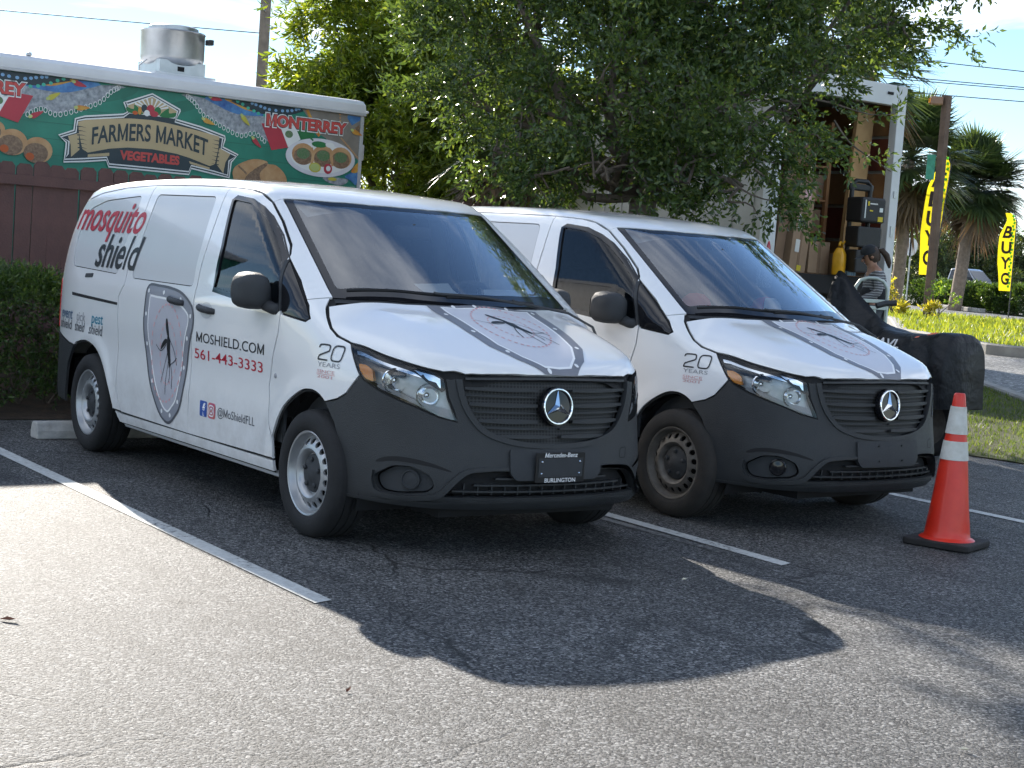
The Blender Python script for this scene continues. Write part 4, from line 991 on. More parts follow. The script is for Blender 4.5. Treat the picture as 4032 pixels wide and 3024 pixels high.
# ------------------------------------------------------------------ traffic cone
pm('cone_orange', (.72, .035, .012), .42, var=.1, vs=7, bump=.15, bs=18, coat=.25, col2=(.60, .02, .008))
pm('cone_white', (.66, .66, .62), .5, col2=(.50, .49, .44), vs=16, bump=.1, bs=60)
pm('cone_base', (.018, .017, .017), .8, var=.3, vs=9, bump=.4, bs=90)
cone = empty('traffic_cone', (1.215, 2.745, 0), rad(18), 'orange traffic cone with two white reflective bands before the farther van', 'traffic cone')
def rcone(z): return .136+(z-.045)*(.034-.136)/(.905-.045)
MB().prism([tuple(p) for p in rnd([(-.205, -.205), (.205, -.205), (.205, .205), (-.205, .205)], .05)], .004, .042, 'z').build('cone_base', 'cone_base', cone, bevel=.008)
cb = MB().lathe([(.165, .040), (.150, .052), (.138, .056)]+[(rcone(z), z) for z in np.linspace(.06, .90, 22)]+[(.030, .915), (.024, .916), (.022, .86)], 40)
rg = random.Random(5); cb.v = [(x*(1+.012*math.sin(z*14+math.atan2(y, x)*2)), y*(1+.012*math.sin(z*11+math.atan2(y, x)*3)), z) for x, y, z in cb.v]
cb.build('cone_body', 'cone_orange', cone, True, 40)
for z0, z1 in ((.675, .838), (.520, .632)): 
    b = MB().lathe([(rcone(z)+.0045, z) for z in np.linspace(z0, z1, 8)], 40); b.build('reflective_band', 'cone_white', cone, True)
# ------------------------------------------------------------------ wheel stops
def wheel_stop(x, y, L, label):
    o = empty('wheel_stop', (x, y, 0), 0, label, 'wheel stop', 'concrete wheel stops')
    pr = [(-.075, 0), (-.075, .06), (-.05, .115), (-.035, .122), (.035, .122), (.05, .115), (.075, .06), (.075, 0)]
    MB().prism(pr, -L/2, L/2, 'y').build('concrete_block', 'concrete', o, bevel=.01)
    for s in (-1, 1): MB().lathe([(.014, .121), (.012, .126), (.001, .127)], 10, 'z', (0, s*L*.33, 0)).build('anchor_pin', 'dusty_wheel', o)
wheel_stop(-3.86, -.17, 1.82, 'pale concrete wheel stop behind the rear wheel of the nearer van')
# ------------------------------------------------------------------ fallen leaves
pm('dry_leaf', (.16, .055, .025), .8, var=.3, vs=40); pm('pale_leaf', (.55, .52, .42), .8, var=.2, vs=40)
def fallen(x, y, L, mat, rz, label):
    v = [(-L/2, 0, .006), (-L*.2, L*.16, .016), (L*.2, L*.14, .012), (L/2, 0, .02), (L*.2, -L*.15, .014), (-L*.2, -L*.17, .010), (0, 0, .006)]
    o = mk('fallen_leaf', v, [(6, 1, 0), (6, 2, 1), (6, 3, 2), (6, 4, 3), (6, 5, 4), (6, 0, 5)], mat); o.location = (x, y, 0); o.rotation_euler = (0, 0, rz); tag(o, label, 'leaf', 'leaves fallen on the asphalt')
fallen(1.284, -2.90, .09, 'dry_leaf', .7, 'reddish brown dry leaf on sunlit asphalt at the left edge')
fallen(2.62, -2.15, .035, 'dry_leaf', 2.2, 'tiny brown leaf on the sunlit asphalt in front of the nearer van')
fallen(1.528, .381, .04, 'pale_leaf', 1.2, 'small pale leaf just past the end of the middle parking line')
fallen(3.999, -.563, .05, 'pale_leaf', .3, 'pale leaf on sunlit asphalt near the lower right corner')
# ------------------------------------------------------------------ fence
pm('fence_wood', (.108, .055, .050), .8, var=.28, vs=2.5, bump=.4, bs=60, col2=(.068, .037, .035))
fence = empty('wooden_fence', (-7.0, 0, float(terr(-7., 0))), 0, 'dark reddish brown picket fence with dog ear boards before the food trailer', 'fence')
zb = float(terr(-7., 0.)); top = 2.07-zb; rg = random.Random(11); pk = []
for kind in range(4):
    w2 = .068+.002*kind; t_ = top+rg.uniform(-.015, .015)
    p = [(-w2, .02), (w2, .02), (w2, t_-.035), (w2-.03, t_), (-w2+.03, t_), (-w2, t_-.035)]
    b = MB().prism(p, -.009, .009, 'x'); pk.append(b)
y = -3.2; k = 0; meshes = {}
while y < 7.5:
    kind = rg.randrange(4)
    if kind not in meshes: o = pk[kind].build('picket', 'fence_wood', fence); meshes[kind] = o.data
    else: o = bpy.data.objects.new('picket', meshes[kind]); link(o, fence)
    o.location = (rg.uniform(-.006, .003), y, rg.uniform(-.012, .012)); o.rotation_euler = (rg.uniform(-.008, .008), 0, rg.uniform(-.05, .05)); y += .150
for z in (1.91-zb, 1.09-zb, .40-zb):
    for a in np.arange(-3.3, 6.2, 2.4): MB().box(.012, .052, a, a+2.394, z-.045, z+.045, .004).build('rail', 'fence_wood', fence)
for a in np.arange(-3.3, 8.8, 2.4): MB().box(-.10, -.011, a-.045, a+.045, -.1, top-.06).build('post', 'fence_wood', fence)
# ------------------------------------------------------------------ covered motorcycle
pm('cover_cloth', (.010, .011, .013), .48, var=.2, vs=4, bump=.7, bs=6, spec=.3, bd=.05)
pm('cover_print', (.62, .62, .62), .6); pm('cover_badge', (.70, .16, .09), .5)
bike = empty('covered_motorcycle', (-2.5, 6.5, 0), 0, 'motorcycle under a black fabric cover beside the farther van', 'motorcycle')
prof = curve([-1.22, -1.08, -.95, -.83, -.76, -.5, -.36, -.24, -.1, .1, .33, .49, .60, .70, .745, .765], [.55, .95, 1.34, 1.62, 1.60, 1.37, 1.27, 1.19, 1.125, 1.09, 1.095, 1.115, 1.130, 1.125, 1.10, 1.05], .008)
wid = curve([-1.22, -.95, -.75, -.6, -.4, -.1, .24, .48, .68, .765], [.08, .16, .26, .34, .34, .31, .29, .29, .29, .28])
low = curve([-1.22, -.9, -.4, 0, .4, .64, .765], [.25, .20, .24, .38, .44, .44, .46])
rings = []; rgn = np.random.default_rng(8)
for x in np.linspace(-1.22, .765, 64):
    zt, ww, zl = float(prof(x)), float(wid(x)), float(low(x)); ring = []
    for t in np.linspace(0, 1, 41):
        a = math.pi*t; c = math.cos(a); s = math.sin(a); tn = float(np.interp(x, [-1.2, -.85, -.35, -.05], [.6, .9, .75, 0])); yy = ww*(tn*c+(1-tn)*math.copysign(abs(c)**.5, c)); zz_ = zl+(zt-zl)*(tn*(1-abs(c))**.9+(1-tn)*(s**.55))
        drop = 1-(zz_-zl)/(zt-zl); f_ = 1+.06*drop*abs(math.sin(x*13+1.5*math.copysign(1, c)))-.03*drop+.03*drop*math.sin(x*19+math.copysign(2.1, c)+.9*math.sin(x*7))+.03*drop*math.sin(x*47+c*3)+.05*math.sin(zz_*26+x*9)*(1-s)*s
        zz_ += -.018*math.sin(x*11+c*4)*s*(1-s)*4
        ring.append((x, yy*f_+.010*math.sin(x*23+zz_*9), zz_))
    rings.append(ring)
cv = MB().loft(rings, cap=False, close=False); n = 41
base = 63*n
for j in range(n//2): cv.f.append((j, j+1, n-2-j, n-1-j)); cv.f.append((base+j+1, base+j, base+n-1-j, base+n-2-j))
cv.build('fabric_cover', 'cover_cloth', bike, True)
for x in (.45, -.82):
    wl = empty('wheel', (x, 0, .30)); wl.parent = bike
    MB().lathe([(.20, .05), (.26, .065), (.29, .05), (.302, .02), (.302, -.02), (.29, -.05), (.26, -.065), (.20, -.05)], 40, 'y').build('tyre', 'rubber', wl, True)
    MB().lathe([(.21, .02), (.19, .01), (.05, .03), (.001, .03)], 24, 'y').build('rim', 'dusty_wheel', wl, True)
MB().tube([(-.70, .43, 1.30), (-.66, .52, 1.33), (-.60, .60, 1.34)], .03, 8).build('handlebar_grip', 'black_plastic', bike)
def sidept(x, f):                                             # point on camera-side flank of the cover
    zt, ww, zl = float(prof(x)), float(wid(x)), float(low(x)); a = math.pi*(1-f); c = math.cos(a); s = math.sin(a)
    return Vector((x, ww*math.copysign(abs(c)**.5, c)*1.10-.02, zl+(zt-zl)*(s**.55)))
v, f = text2d('AVL', bold=.02); v = fit(v, 0, 1, 0, 1)
mk('cover_lettering', [tuple(sidept(-.02+.26*p[0], .22+.10*p[1])) for p in v], f, 'cover_print', bike)
for x0, dx, f0, df in ((.50, .09, .36, .06), (.38, .045, .33, .03)):
    mk('cover_badge', [tuple(sidept(x0+dx*a, f0+df*b)+Vector((0, -.01, .012))) for a, b in ((0, 0), (1, .2), (1.15, 1), (.25, .8))], [(0, 1, 2, 3)], 'cover_badge', bike)
# ------------------------------------------------------------------ things on the dashboards
pm('paper', (.62, .66, .64), .8, var=.05); pm('cap_red', (.42, .03, .04), .8, bump=.2, bs=200); pm('cap_white', (.55, .56, .52), .85, bump=.2, bs=200)
def paper(loc, rz, L, Wd, label):
    n = 7; v = [((i/(n-1)-.5)*L, (j/(n-1)-.5)*Wd, .012*math.sin(i*.9)*math.sin(j*.8+.5)+.02*(abs(i-3)/3)**2) for j in range(n) for i in range(n)]
    o = mk('paper', v, [(j*n+i, j*n+i+1, (j+1)*n+i+1, (j+1)*n+i) for j in range(n-1) for i in range(n-1)], 'paper', smooth=True); o.location = loc; o.rotation_euler = (.04, .32, rz); tag(o, label, 'paper', 'papers on the dashboard of the nearer van')
paper((-.28, .02, 1.30), .3, .22, .30, 'crumpled white paper in the middle of the nearer van dashboard')
paper((-.30, .46, 1.295), -.5, .16, .24, 'white slip of paper at the far end of the nearer van dashboard')
def capo(loc, rz, label):
    o = empty('baseball_cap', loc, rz, label, 'cap', 'caps in the farther van')
    pr = [(.001, .125), (.05, .118), (.085, .09), (.102, .05), (.106, .0)]
    MB().lathe(pr, 24).build('crown', 'cap_red', o, True)
    v = []; 
    for r in (.10, .16):
        for a in np.linspace(-1.0, 1.0, 11): v.append((r*math.cos(a)*(1.12 if r > .12 else 1), r*math.sin(a)*.95, .012-(.0 if r < .12 else .012)))
    mk('brim', v, [(i, i+1, i+12, i+11) for i in range(10)], 'cap_white', o, True)
    v = []; 
    for r, z in ((.107, .0), (.1035, .052), (.087, .092), (.052, .12)):
        for a in np.linspace(-1.1, 1.1, 13): v.append((r*math.cos(a)*1.01, r*math.sin(a)*1.01, z))
    mk('front_panel', v, [(k*13+i, k*13+i+1, (k+1)*13+i+1, (k+1)*13+i) for k in range(3) for i in range(12)], 'cap_white', o, True)
    return o
capo((-.38, 2.66, 1.262), .2, 'red and white baseball cap on the farther van dashboard')
capo((-.40, 2.05, 1.262), 1.9, 'red baseball cap at the near corner of the farther van dashboard')
# ------------------------------------------------------------------ food trailer
pm('trailer_white', (.66, .67, .68), .45, var=.06, vs=3, bump=.05); pm('trailer_trim', (.50, .51, .52), .4, var=.2, vs=5, col2=(.40, .40, .40))
pm('galvanised', (.50, .52, .54), .38, metal=.9, var=.15, vs=5); pm('print_green', (.022, .24, .16), .45, col2=(.014, .155, .105), vs=2.2)
pm('print_dgreen', (.014, .15, .10), .45); pm('print_tan', (.46, .36, .20), .5, var=.05); pm('print_navy', (.022, .040, .050), .5); pm('print_white', (.72, .74, .72), .5, var=.04)
pm('print_red', (.42, .035, .055), .5, var=.06); pm('print_brightred', (.52, .07, .06), .5); pm('print_grey', (.36, .38, .40), .5, var=.25, vs=30); pm('print_fringe', (.42, .45, .48), .5, col2=(.14, .16, .18), vs=22)
pm('print_blue', (.025, .075, .28), .5, col2=(.10, .30, .55), vs=9); pm('print_orange', (.52, .15, .03), .5, col2=(.55, .38, .06), vs=14); pm('print_teal', (.05, .40, .28), .5); pm('print_sky', (.20, .38, .60), .5)
pm('print_bread', (.56, .36, .18), .5, col2=(.40, .20, .08), vs=7); pm('print_meat', (.13, .07, .045), .5, col2=(.30, .20, .12), vs=45); pm('print_herb', (.05, .17, .05), .5, col2=(.16, .20, .12), vs=55); pm('print_dish', (.62, .63, .66), .5, var=.08, vs=5)
pm('print_stone', (.22, .20, .17), .5, var=.2, vs=5); pm('print_lime', (.45, .52, .18), .5); pm('print_chili', (.50, .10, .02), .5); pm('print_yellow', (.50, .45, .06), .5); pm('print_leaf', (.02, .16, .05), .5)
TR = empty('food_trailer', (-8.62, 4.18, 0), rad(92.726), 'white food trailer wrapped in a green farmers market print behind the fence', 'food trailer')
LT = 8.2
MB().box(-LT, 0, .012, 2.4, .55, 3.02).build('trailer_body', 'trailer_white', TR)
tr = MB(); rp = [(-.035, 3.022), (-.045, 3.06), (-.03, 3.12), (.03, 3.165), (.15, 3.185), (2.25, 3.185), (2.38, 3.16), (2.44, 3.06), (2.435, 3.022)]
tr.prism(rp, -LT, .012, 'x').build('roof', 'trailer_white', TR, True, 35)
MB().box(-LT, .016, -.050, -.030, 2.998, 3.030, .004).build('roof_gutter', 'trailer_trim', TR)
MB().box(-.03, .012, -.012, .006, .55, 2.997).build('corner_trim', 'trailer_trim', TR)
MB().box(.012, .06, .02, .10, 2.50, 2.68, .01).build('side_lamp', 'trailer_trim', TR); MB().lathe([(.001, .04), (.025, .03), (.03, 0)], 12, 'z', (-3.88, .1, 3.18)).build('roof_light', 'trailer_trim', TR); MB().box(.012, .05, -.05, -.01, 3.03, 3.06, .01).build('side_lamp', 'decal_white', TR)
for x in (-3.6, -4.6):
    w_ = empty('wheel', (x, .25, .62)); w_.parent = TR; MB().lathe([(.001, .11), (.2, .11), (.33, .10), (.36, .05), (.36, -.05), (.33, -.1)], 28, 'y').build('tyre', 'rubber', w_, True)
MB().box(-.002, .04, 1.0, 1.8, .6, 2.6).build('rear_door', 'trailer_white', TR)
pw = MB().box(-LT, -.03, .0, .012, .9, 2.998); GP = pw.build('green_wrap', 'print_green', TR)
_lay = [0]
def gd(name, v, f, mat, parent=None):
    _lay[0] += 1; y = -.0015-.00008*_lay[0]; return mk(name, [(p[0], y, p[1]) for p in v], f, mat, parent or GP)
def gpoly(name, poly, mat, holes=(), parent=None):
    v, f = fill(poly, holes, .5); return gd(name, v, f, mat, parent)
def gline(name, pts, wd, mat, closed=False, parent=None): return gd(name, *stroke(pts, wd, closed), mat, parent)
for z in (2.86, 2.70, 2.54, 2.38, 2.22, 2.06): gline('board_line', [(-LT, z), (-.03, z)], .008, 'print_dgreen')
rgt = random.Random(4)
for k in range(9): gpoly('tone_patch', ell(-4+k*.35+rgt.uniform(-.1, .1), 2.95-.02*k, .28, .06, 16, .3), 'print_dgreen' if k % 2 else 'print_green')
# decorations of the two ends (right one repeats on the left, mirrored)
def side_art(fx, text, right=True):
    P = lambda l: [fx(p) for p in l]
    gpoly('fringe_print', cr(P([(-2.214, 2.994), (-2.11, 2.93), (-1.996, 2.814), (-1.848, 2.746), (-1.698, 2.683), (-1.532, 2.640), (-1.383, 2.690), (-1.25, 2.62), (-1.12, 2.60), (-1.10, 2.99)]), 3)[:-3], 'print_fringe')
    edge = cr(P([(-2.19, 2.985), (-2.11, 2.93), (-1.996, 2.814), (-1.848, 2.746), (-1.698, 2.683), (-1.532, 2.640), (-1.383, 2.680), (-1.25, 2.61)]), 6, False)
    for p in edge[::2]: gline('fringe_loop', ell(p[0], p[1]-.014, .018, .026, 9), .007, 'print_white', True)
    gpoly('blue_sash', cr(P([(-1.97, 2.994), (-1.822, 2.910), (-1.598, 2.850), (-1.30, 2.86), (-1.15, 2.90), (-1.12, 2.99)]), 3)[:-2], 'print_blue')
    gpoly('warm_sash', cr(P([(-1.755, 2.994), (-1.65, 2.955), (-1.50, 2.905), (-1.40, 2.91), (-1.42, 2.99)]), 3)[:-2], 'print_orange')
    gpoly('dark_sash', cr(P([(-1.66, 2.995), (-1.50, 2.93), (-1.3, 2.885), (-1.0, 2.90), (-.8, 2.995)]), 3)[:-2], 'print_navy')
    for a in cr(P([(-1.426, 2.985), (-1.32, 2.965), (-1.211, 2.942), (-1.048, 2.945), (-.93, 2.962), (-.841, 2.990)]), 2, False): gpoly('bead', ell(a[0], a[1], .020, .017, 10), 'print_sky')
    for a in cr(P([(-1.602, 2.985), (-1.54, 2.962), (-1.473, 2.928), (-1.40, 2.905), (-1.344, 2.885), (-1.266, 2.872)]), 2, False)[::2]: gpoly('bead', ell(a[0], a[1], .021, .018, 10), 'print_teal')
    gpoly('flag_red', P([(-1.299, 2.783), (-1.157, 2.505), (-.952, 2.555), (-1.06, 2.80)]), 'print_red'); gpoly('flag_white', P([(-1.08, 2.80), (-.952, 2.555), (-.801, 2.657), (-.87, 2.80)]), 'print_white')
    gpoly('flag_crest', ell(*fx((-.95, 2.70)), .05, .04, 16), 'print_herb')
def ident(p): return p
# grey stone panel at the right end
gpoly('stone_print', [(-.80, 2.996), (-.56, 2.74), (-.30, 2.62), (-.033, 2.50), (-.033, 2.996)], 'print_stone')
gpoly('blue_cloth', [(-.20, 2.99), (-.21, 2.96), (-.14, 2.88), (-.033, 2.95), (-.033, 2.99)], 'print_blue'); gpoly('dark_cloth', [(-.10, 2.86), (-.033, 2.90), (-.033, 2.78)], 'print_meat')
side_art(ident, 'MONTERREY')
gpoly('flag_green', [(-.87, 2.78), (-.801, 2.657), (-.62, 2.70), (-.64, 2.78)], 'print_leaf')
gline('rope', [(-.74, 2.99), (-.68, 2.90), (-.60, 2.76), (-.56, 2.72)], .035, 'print_orange')
for i in range(14): a = .0+i/13; gpoly('bead', ell(-.27+.235*a, 2.72-.20*a, .011, .011, 8), 'print_bread')
for i in range(3): gpoly('bead', ell(-.31+.005*i, 2.985-.035*i, .013, .013, 8), 'print_bread')
gpoly('sash_end', cr([(-.20, 2.30), (-.10, 2.36), (-.033, 2.46), (-.033, 2.22), (-.12, 2.26)], 3), 'print_blue'); gpoly('sash_end', cr([(-.12, 2.36), (-.033, 2.47), (-.033, 2.36)], 3), 'print_orange')
gpoly('fringe_print', cr([(-.48, 2.27), (-.40, 2.21), (-.22, 2.20), (-.16, 2.27)], 3), 'print_fringe'); gpoly('chili', ell(-.36, 2.255, .06, .02, 10), 'print_yellow')
# left end: the same art turned round
mir = lambda p: (-5.16-p[0]+.0, p[1])
side_art(mir, 'MONTERREY', False)
# lettering
def mont(x0, x1):
    v, f = text2d('MONTERREY', bold=.10); gd('title_outline', fit(v, x0-.02, x1+.02, 2.745, 2.912), f, 'print_white')
    v, f = text2d('MONTERREY', bold=.065); gd('title_shadow', fit(v, x0-.008, x1+.008, 2.757, 2.902), f, 'print_navy')
    v, f = text2d('MONTERREY', bold=.045); gd('title', fit(v, x0, x1, 2.766, 2.896), f, 'print_brightred')
mont(-1.243, -.212); mont(-4.97, -3.94)
# taco plate
gpoly('plate_rim', ell(-.53, 2.479, .452, .213, 40), 'print_dish'); gpoly('plate_inner', ell(-.53, 2.475, .385, .165, 36), 'print_white')
for cx in (-.76, -.50, -.27):
    gpoly('tortilla', ell(cx, 2.50, .145, .12, 20), 'print_bread'); gpoly('filling', ell(cx+.0, 2.475, .12, .095, 18), 'print_meat'); gpoly('herbs', ell(cx+.0, 2.505, .085, .06, 14), 'print_herb')
gpoly('pepper', ell(-.56, 2.625, .10, .035, 14), 'print_leaf'); gline('pepper_stem', [(-.64, 2.66), (-.70, 2.70)], .02, 'print_leaf'); gpoly('onion', ell(-.42, 2.63, .06, .03, 12), 'print_white')
gline('shell', cr([(-.66, 2.58), (-.635, 2.50), (-.645, 2.40)], 4, False), .035, 'print_bread'); gline('shell', cr([(-.42, 2.58), (-.385, 2.48), (-.375, 2.40)], 4, False), .03, 'print_bread')
gpoly('lime', ell(-.60, 2.365, .078, .055, 20), 'print_yellow'); gpoly('lime_core', ell(-.60, 2.367, .062, .042, 20), 'print_lime'); gpoly('radish', ell(-.43, 2.365, .055, .058, 20), 'print_red'); gpoly('radish_core', ell(-.425, 2.368, .03, .03, 12), 'print_white')
# bread roll
gpoly('bread_roll', cr([(-1.62, 2.20), (-1.60, 2.28), (-1.50, 2.345), (-1.36, 2.39), (-1.22, 2.38), (-1.19, 2.35), (-1.10, 2.345), (-1.0, 2.28), (-.95, 2.19), (-1.0, 2.10), (-1.3, 2.08), (-1.55, 2.10)], 4), 'print_bread')
gpoly('bread_cut', cr([(-1.47, 2.17), (-1.36, 2.28), (-1.22, 2.36), (-1.21, 2.33), (-1.29, 2.24), (-1.27, 2.12), (-1.42, 2.10)], 4), 'print_meat'); gline('bread_shadow', cr([(-1.56, 2.30), (-1.50, 2.26), (-1.45, 2.22)], 4, False), .02, 'print_meat')
# burritos
for cx, cz, r in ((-4.06, 2.29, .15), (-3.80, 2.235, .15), (-4.24, 2.40, .10)):
    gpoly('tortilla_wrap', ell(cx+.01, cz+.02, r, r*.86, 24), 'print_bread'); gpoly('wrap_filling', ell(cx-.01, cz-.01, r*.84, r*.66, 22), 'print_meat'); gpoly('wrap_filling', ell(cx-.07, cz-.05, r*.3, r*.26, 12), 'print_chili')
# chillies
for x, z, a, mt_ in ((-1.95, 2.735, -.3, 'print_orange'), (-1.36, 2.575, -.7, 'print_red'), (-1.51, 2.80, -.75, 'print_yellow'), (-3.36, 2.72, .12, 'print_orange'), (-3.83, 2.60, .5, 'print_red'), (-3.66, 2.80, .55, 'print_yellow'), (-3.40, 2.955, -.2, 'print_red'), (-.09, 2.805, -.3, 'print_orange'), (-1.88, 2.985, -.1, 'print_red')):
    c, s = math.cos(a), math.sin(a); L = .09; p = lambda u, w_: (x+c*u-s*w_, z+s*u+c*w_)
    gpoly('chili', cr([p(-L*.6, .0), p(-L*.4, .026), p(.2*L, .022), p(L, 0), p(.2*L, -.022), p(-L*.4, -.024)], 3), mt_); gpoly('chili_stem', ell(*p(-L*.62, .006), .024, .017, 8, a), 'print_lime')
# banner
OUT = [(-3.522, 2.156), (-3.515, 2.25), (-3.508, 2.357), (-3.591, 2.429), (-3.434, 2.495), (-3.424, 2.611), (-3.32, 2.649), (-2.91, 2.713), (-2.869, 2.733), (-2.916, 2.829), (-2.875, 2.845), (-2.598, 2.957), (-2.325, 2.849), (-2.275, 2.829), (-2.268, 2.804), (-2.311, 2.722), (-2.024, 2.676), (-1.737, 2.607), (-1.727, 2.563), (-1.752, 2.488), (-1.563, 2.421), (-1.639, 2.328), (-1.658, 2.156), (-1.85, 2.179), (-2.112, 2.215), (-2.136, 2.148), (-2.6, 2.150), (-3.04, 2.150), (-3.07, 2.215), (-3.3, 2.18)]
gpoly('banner', OUT, 'print_white'); gpoly('banner', expand(OUT, -.016), 'print_navy'); gpoly('banner', expand(OUT, -.030), 'print_white'); gpoly('banner', expand(OUT, -.044), 'print_navy')
gpoly('banner_tail', [(-3.445, 2.221), (-3.455, 2.34), (-3.487, 2.425), (-3.376, 2.465), (-3.36, 2.30)], 'print_tan'); gpoly('banner_tail', [(-1.735, 2.202), (-1.715, 2.322), (-1.662, 2.415), (-1.80, 2.468), (-1.82, 2.29)], 'print_tan')
TAN = [(-3.389, 2.576), (-3.318, 2.603), (-3.073, 2.644), (-2.824, 2.672), (-2.59, 2.680), (-2.378, 2.664), (-2.093, 2.630), (-1.802, 2.588), (-1.81, 2.45), (-1.84, 2.29), (-1.90, 2.265), (-2.14, 2.33), (-2.29, 2.359), (-2.57, 2.381), (-2.843, 2.372), (-3.04, 2.342), (-3.27, 2.28), (-3.33, 2.31), (-3.37, 2.45)]
gpoly('banner_face', TAN, 'print_tan')
gpoly('banner_foot', [(-3.04, 2.30), (-3.039, 2.268), (-3.27, 2.235), (-3.27, 2.262)], 'print_tan'); gpoly('banner_foot', [(-2.145, 2.296), (-2.13, 2.27), (-1.90, 2.225), (-1.90, 2.25)], 'print_tan')
for k in range(7): z = 2.53-.042*k; gline('fold_mark', [(-3.40+.004*k, z), (-3.345+.004*k, z+.004), (-3.30+.004*k, z-.004)], [.012, .006, .001], 'print_navy'); gline('fold_mark', [(-1.795, z+.01), (-1.84, z+.012), (-1.88, z+.02)], [.012, .006, .001], 'print_navy')
EMB = [(-2.873, 2.81), (-2.84, 2.722), (-2.6, 2.725), (-2.335, 2.722), (-2.30, 2.80), (-2.33, 2.822), (-2.60, 2.929)]
gpoly('emblem_field', EMB, 'print_white'); gpoly('emblem_field', expand(EMB, -.012), 'print_tan')
for a in np.linspace(-1.2, 1.2, 9): gline('sun_ray', [(-2.6+.05*math.sin(a), 2.79), (-2.6+.2*math.sin(a), 2.79+.11*math.cos(a))], [.004, .02], 'print_white')
for s in (-1, 1):
    gpoly('emblem_leaf', cr([(-2.6+s*.09, 2.73), (-2.6+s*.19, 2.82), (-2.6+s*.20, 2.77), (-2.6+s*.28, 2.785), (-2.6+s*.25, 2.73)], 3), 'print_leaf')
for x, z, rx, rz_, mt_ in ((-2.68, 2.79, .035, .042, 'print_navy'), (-2.61, 2.79, .045, .045, 'print_red'), (-2.53, 2.78, .038, .042, 'print_leaf'), (-2.65, 2.745, .032, .032, 'print_white'), (-2.57, 2.745, .05, .03, 'print_red'), (-2.73, 2.76, .02, .04, 'print_orange'), (-2.78, 2.735, .03, .02, 'print_chili')): gpoly('vegetable', ell(x, z, rx, rz_, 16), mt_)
def arc_text(s_, x0, x1, h, mat, name):
    v, f = text2d(s_, bold=.02); v, f = refine(v, f, .15); v = fit(v, 0, 1, 0, 1); lo_, hi = -3.235, -1.93
    x = x0+v[:, 0]*(x1-x0); t = (x-lo_)/(hi-lo_); mid = 2.36+(.098*(1-((t-.52)/.52)**2))-.012*t
    gd(name, np.stack([x, mid+v[:, 1]*h], -1), f, mat)
arc_text('FARMERS', -3.235, -2.595, .182, 'print_navy', 'banner_title'); arc_text('MARKET', -2.535, -1.935, .182, 'print_navy', 'banner_title')
v, f = text2d('VEGETABLES', bold=.05); v, f = refine(v, f, .2); v = fit(v, -2.925, -2.255, 0, 1); gd('banner_subtitle', np.stack([v[:, 0], 2.232+v[:, 1]*.098+.012*np.cos((v[:, 0]+2.6)*2.5)], -1), f, 'print_brightred')
# exhaust fan
EX = empty('exhaust_fan', (-2.03, .75, 3.19)); EX.parent = TR
MB().box(-.36, .36, -.36, .36, 0, .045, .01).build('fan_curb', 'trailer_white', EX)
MB().box(-.27, .27, -.27, .27, .045, .19, .004).build('fan_base', 'galvanised', EX)
fp = [(.26, .14), (.30, .16), (.335, .20), (.345, .24), (.345, .50), (.352, .51), (.345, .52), (.27, .525)]
MB().lathe(fp, 48).build('fan_housing', 'galvanised', EX, True, 35); MB().lathe([(.27, .525), (.27, .565), (.24, .58), (.001, .585)], 40).build('fan_cap', 'galvanised', EX, True, 35)
MB().box(.27, .33, -.33, -.23, .40, .46, .008).build('fan_latch', 'black_plastic', EX); MB().tube([(-.34, -.1, .18), (-.44, -.12, .10), (-.43, -.14, .02), (-.36, -.16, .0)], .008, 6).build('fan_cable', 'trailer_trim', EX)
MB().box(-.06, .02, -.272, -.262, .08, .13).build('fan_vent', 'gap_black', EX)
# ------------------------------------------------------------------ vegetation
def fastmesh(name, V, T3, mat, parent=None):
    me = bpy.data.meshes.new(name); n = len(V); k = len(T3); w_ = T3.shape[1]
    me.vertices.add(n); me.vertices.foreach_set('co', np.ascontiguousarray(V, dtype=np.float32).ravel())
    me.loops.add(k*w_); me.loops.foreach_set('vertex_index', np.ascontiguousarray(T3, dtype=np.int32).ravel())
    me.polygons.add(k); me.polygons.foreach_set('loop_start', np.arange(0, k*w_, w_, dtype=np.int32)); me.polygons.foreach_set('loop_total', np.full(k, w_, dtype=np.int32))
    me.update(); me.validate(); me.materials.append(MATS[mat]); return link(bpy.data.objects.new(name, me), parent)
def frames(d):
    d = d/np.linalg.norm(d, axis=1)[:, None]; a = np.where(np.abs(d[:, 2:3]) < .9, np.array([[0, 0, 1.]]), np.array([[1., 0, 0]]))
    u = np.cross(a, d); u /= np.linalg.norm(u, axis=1)[:, None]; return d, u, np.cross(d, u)
def leaves(P, D, rg, L, Wd, fold=.25, curl=.15):
    """one folded leaf at each P growing along D"""
    n = len(P); d, u, v = frames(D); th = rg.uniform(0, 6.283, n)[:, None]; s = u*np.cos(th)+v*np.sin(th); nn = np.cross(d, s)
    L = (L*rg.uniform(.65, 1.25, n))[:, None]; Wd = (Wd*rg.uniform(.7, 1.2, n))[:, None]
    b = P; m0 = P+d*L*.45+s*Wd*.5+nn*fold*Wd*.5; m1 = P+d*L*.45-s*Wd*.5+nn*fold*Wd*.5; tip = P+d*L-nn*curl*L
    V = np.stack([b, m0, tip, m1], 1).reshape(-1, 3); i = np.arange(n)*4
    return V, np.concatenate([np.stack([i, i+1, i+2], -1), np.stack([i, i+2, i+3], -1)])
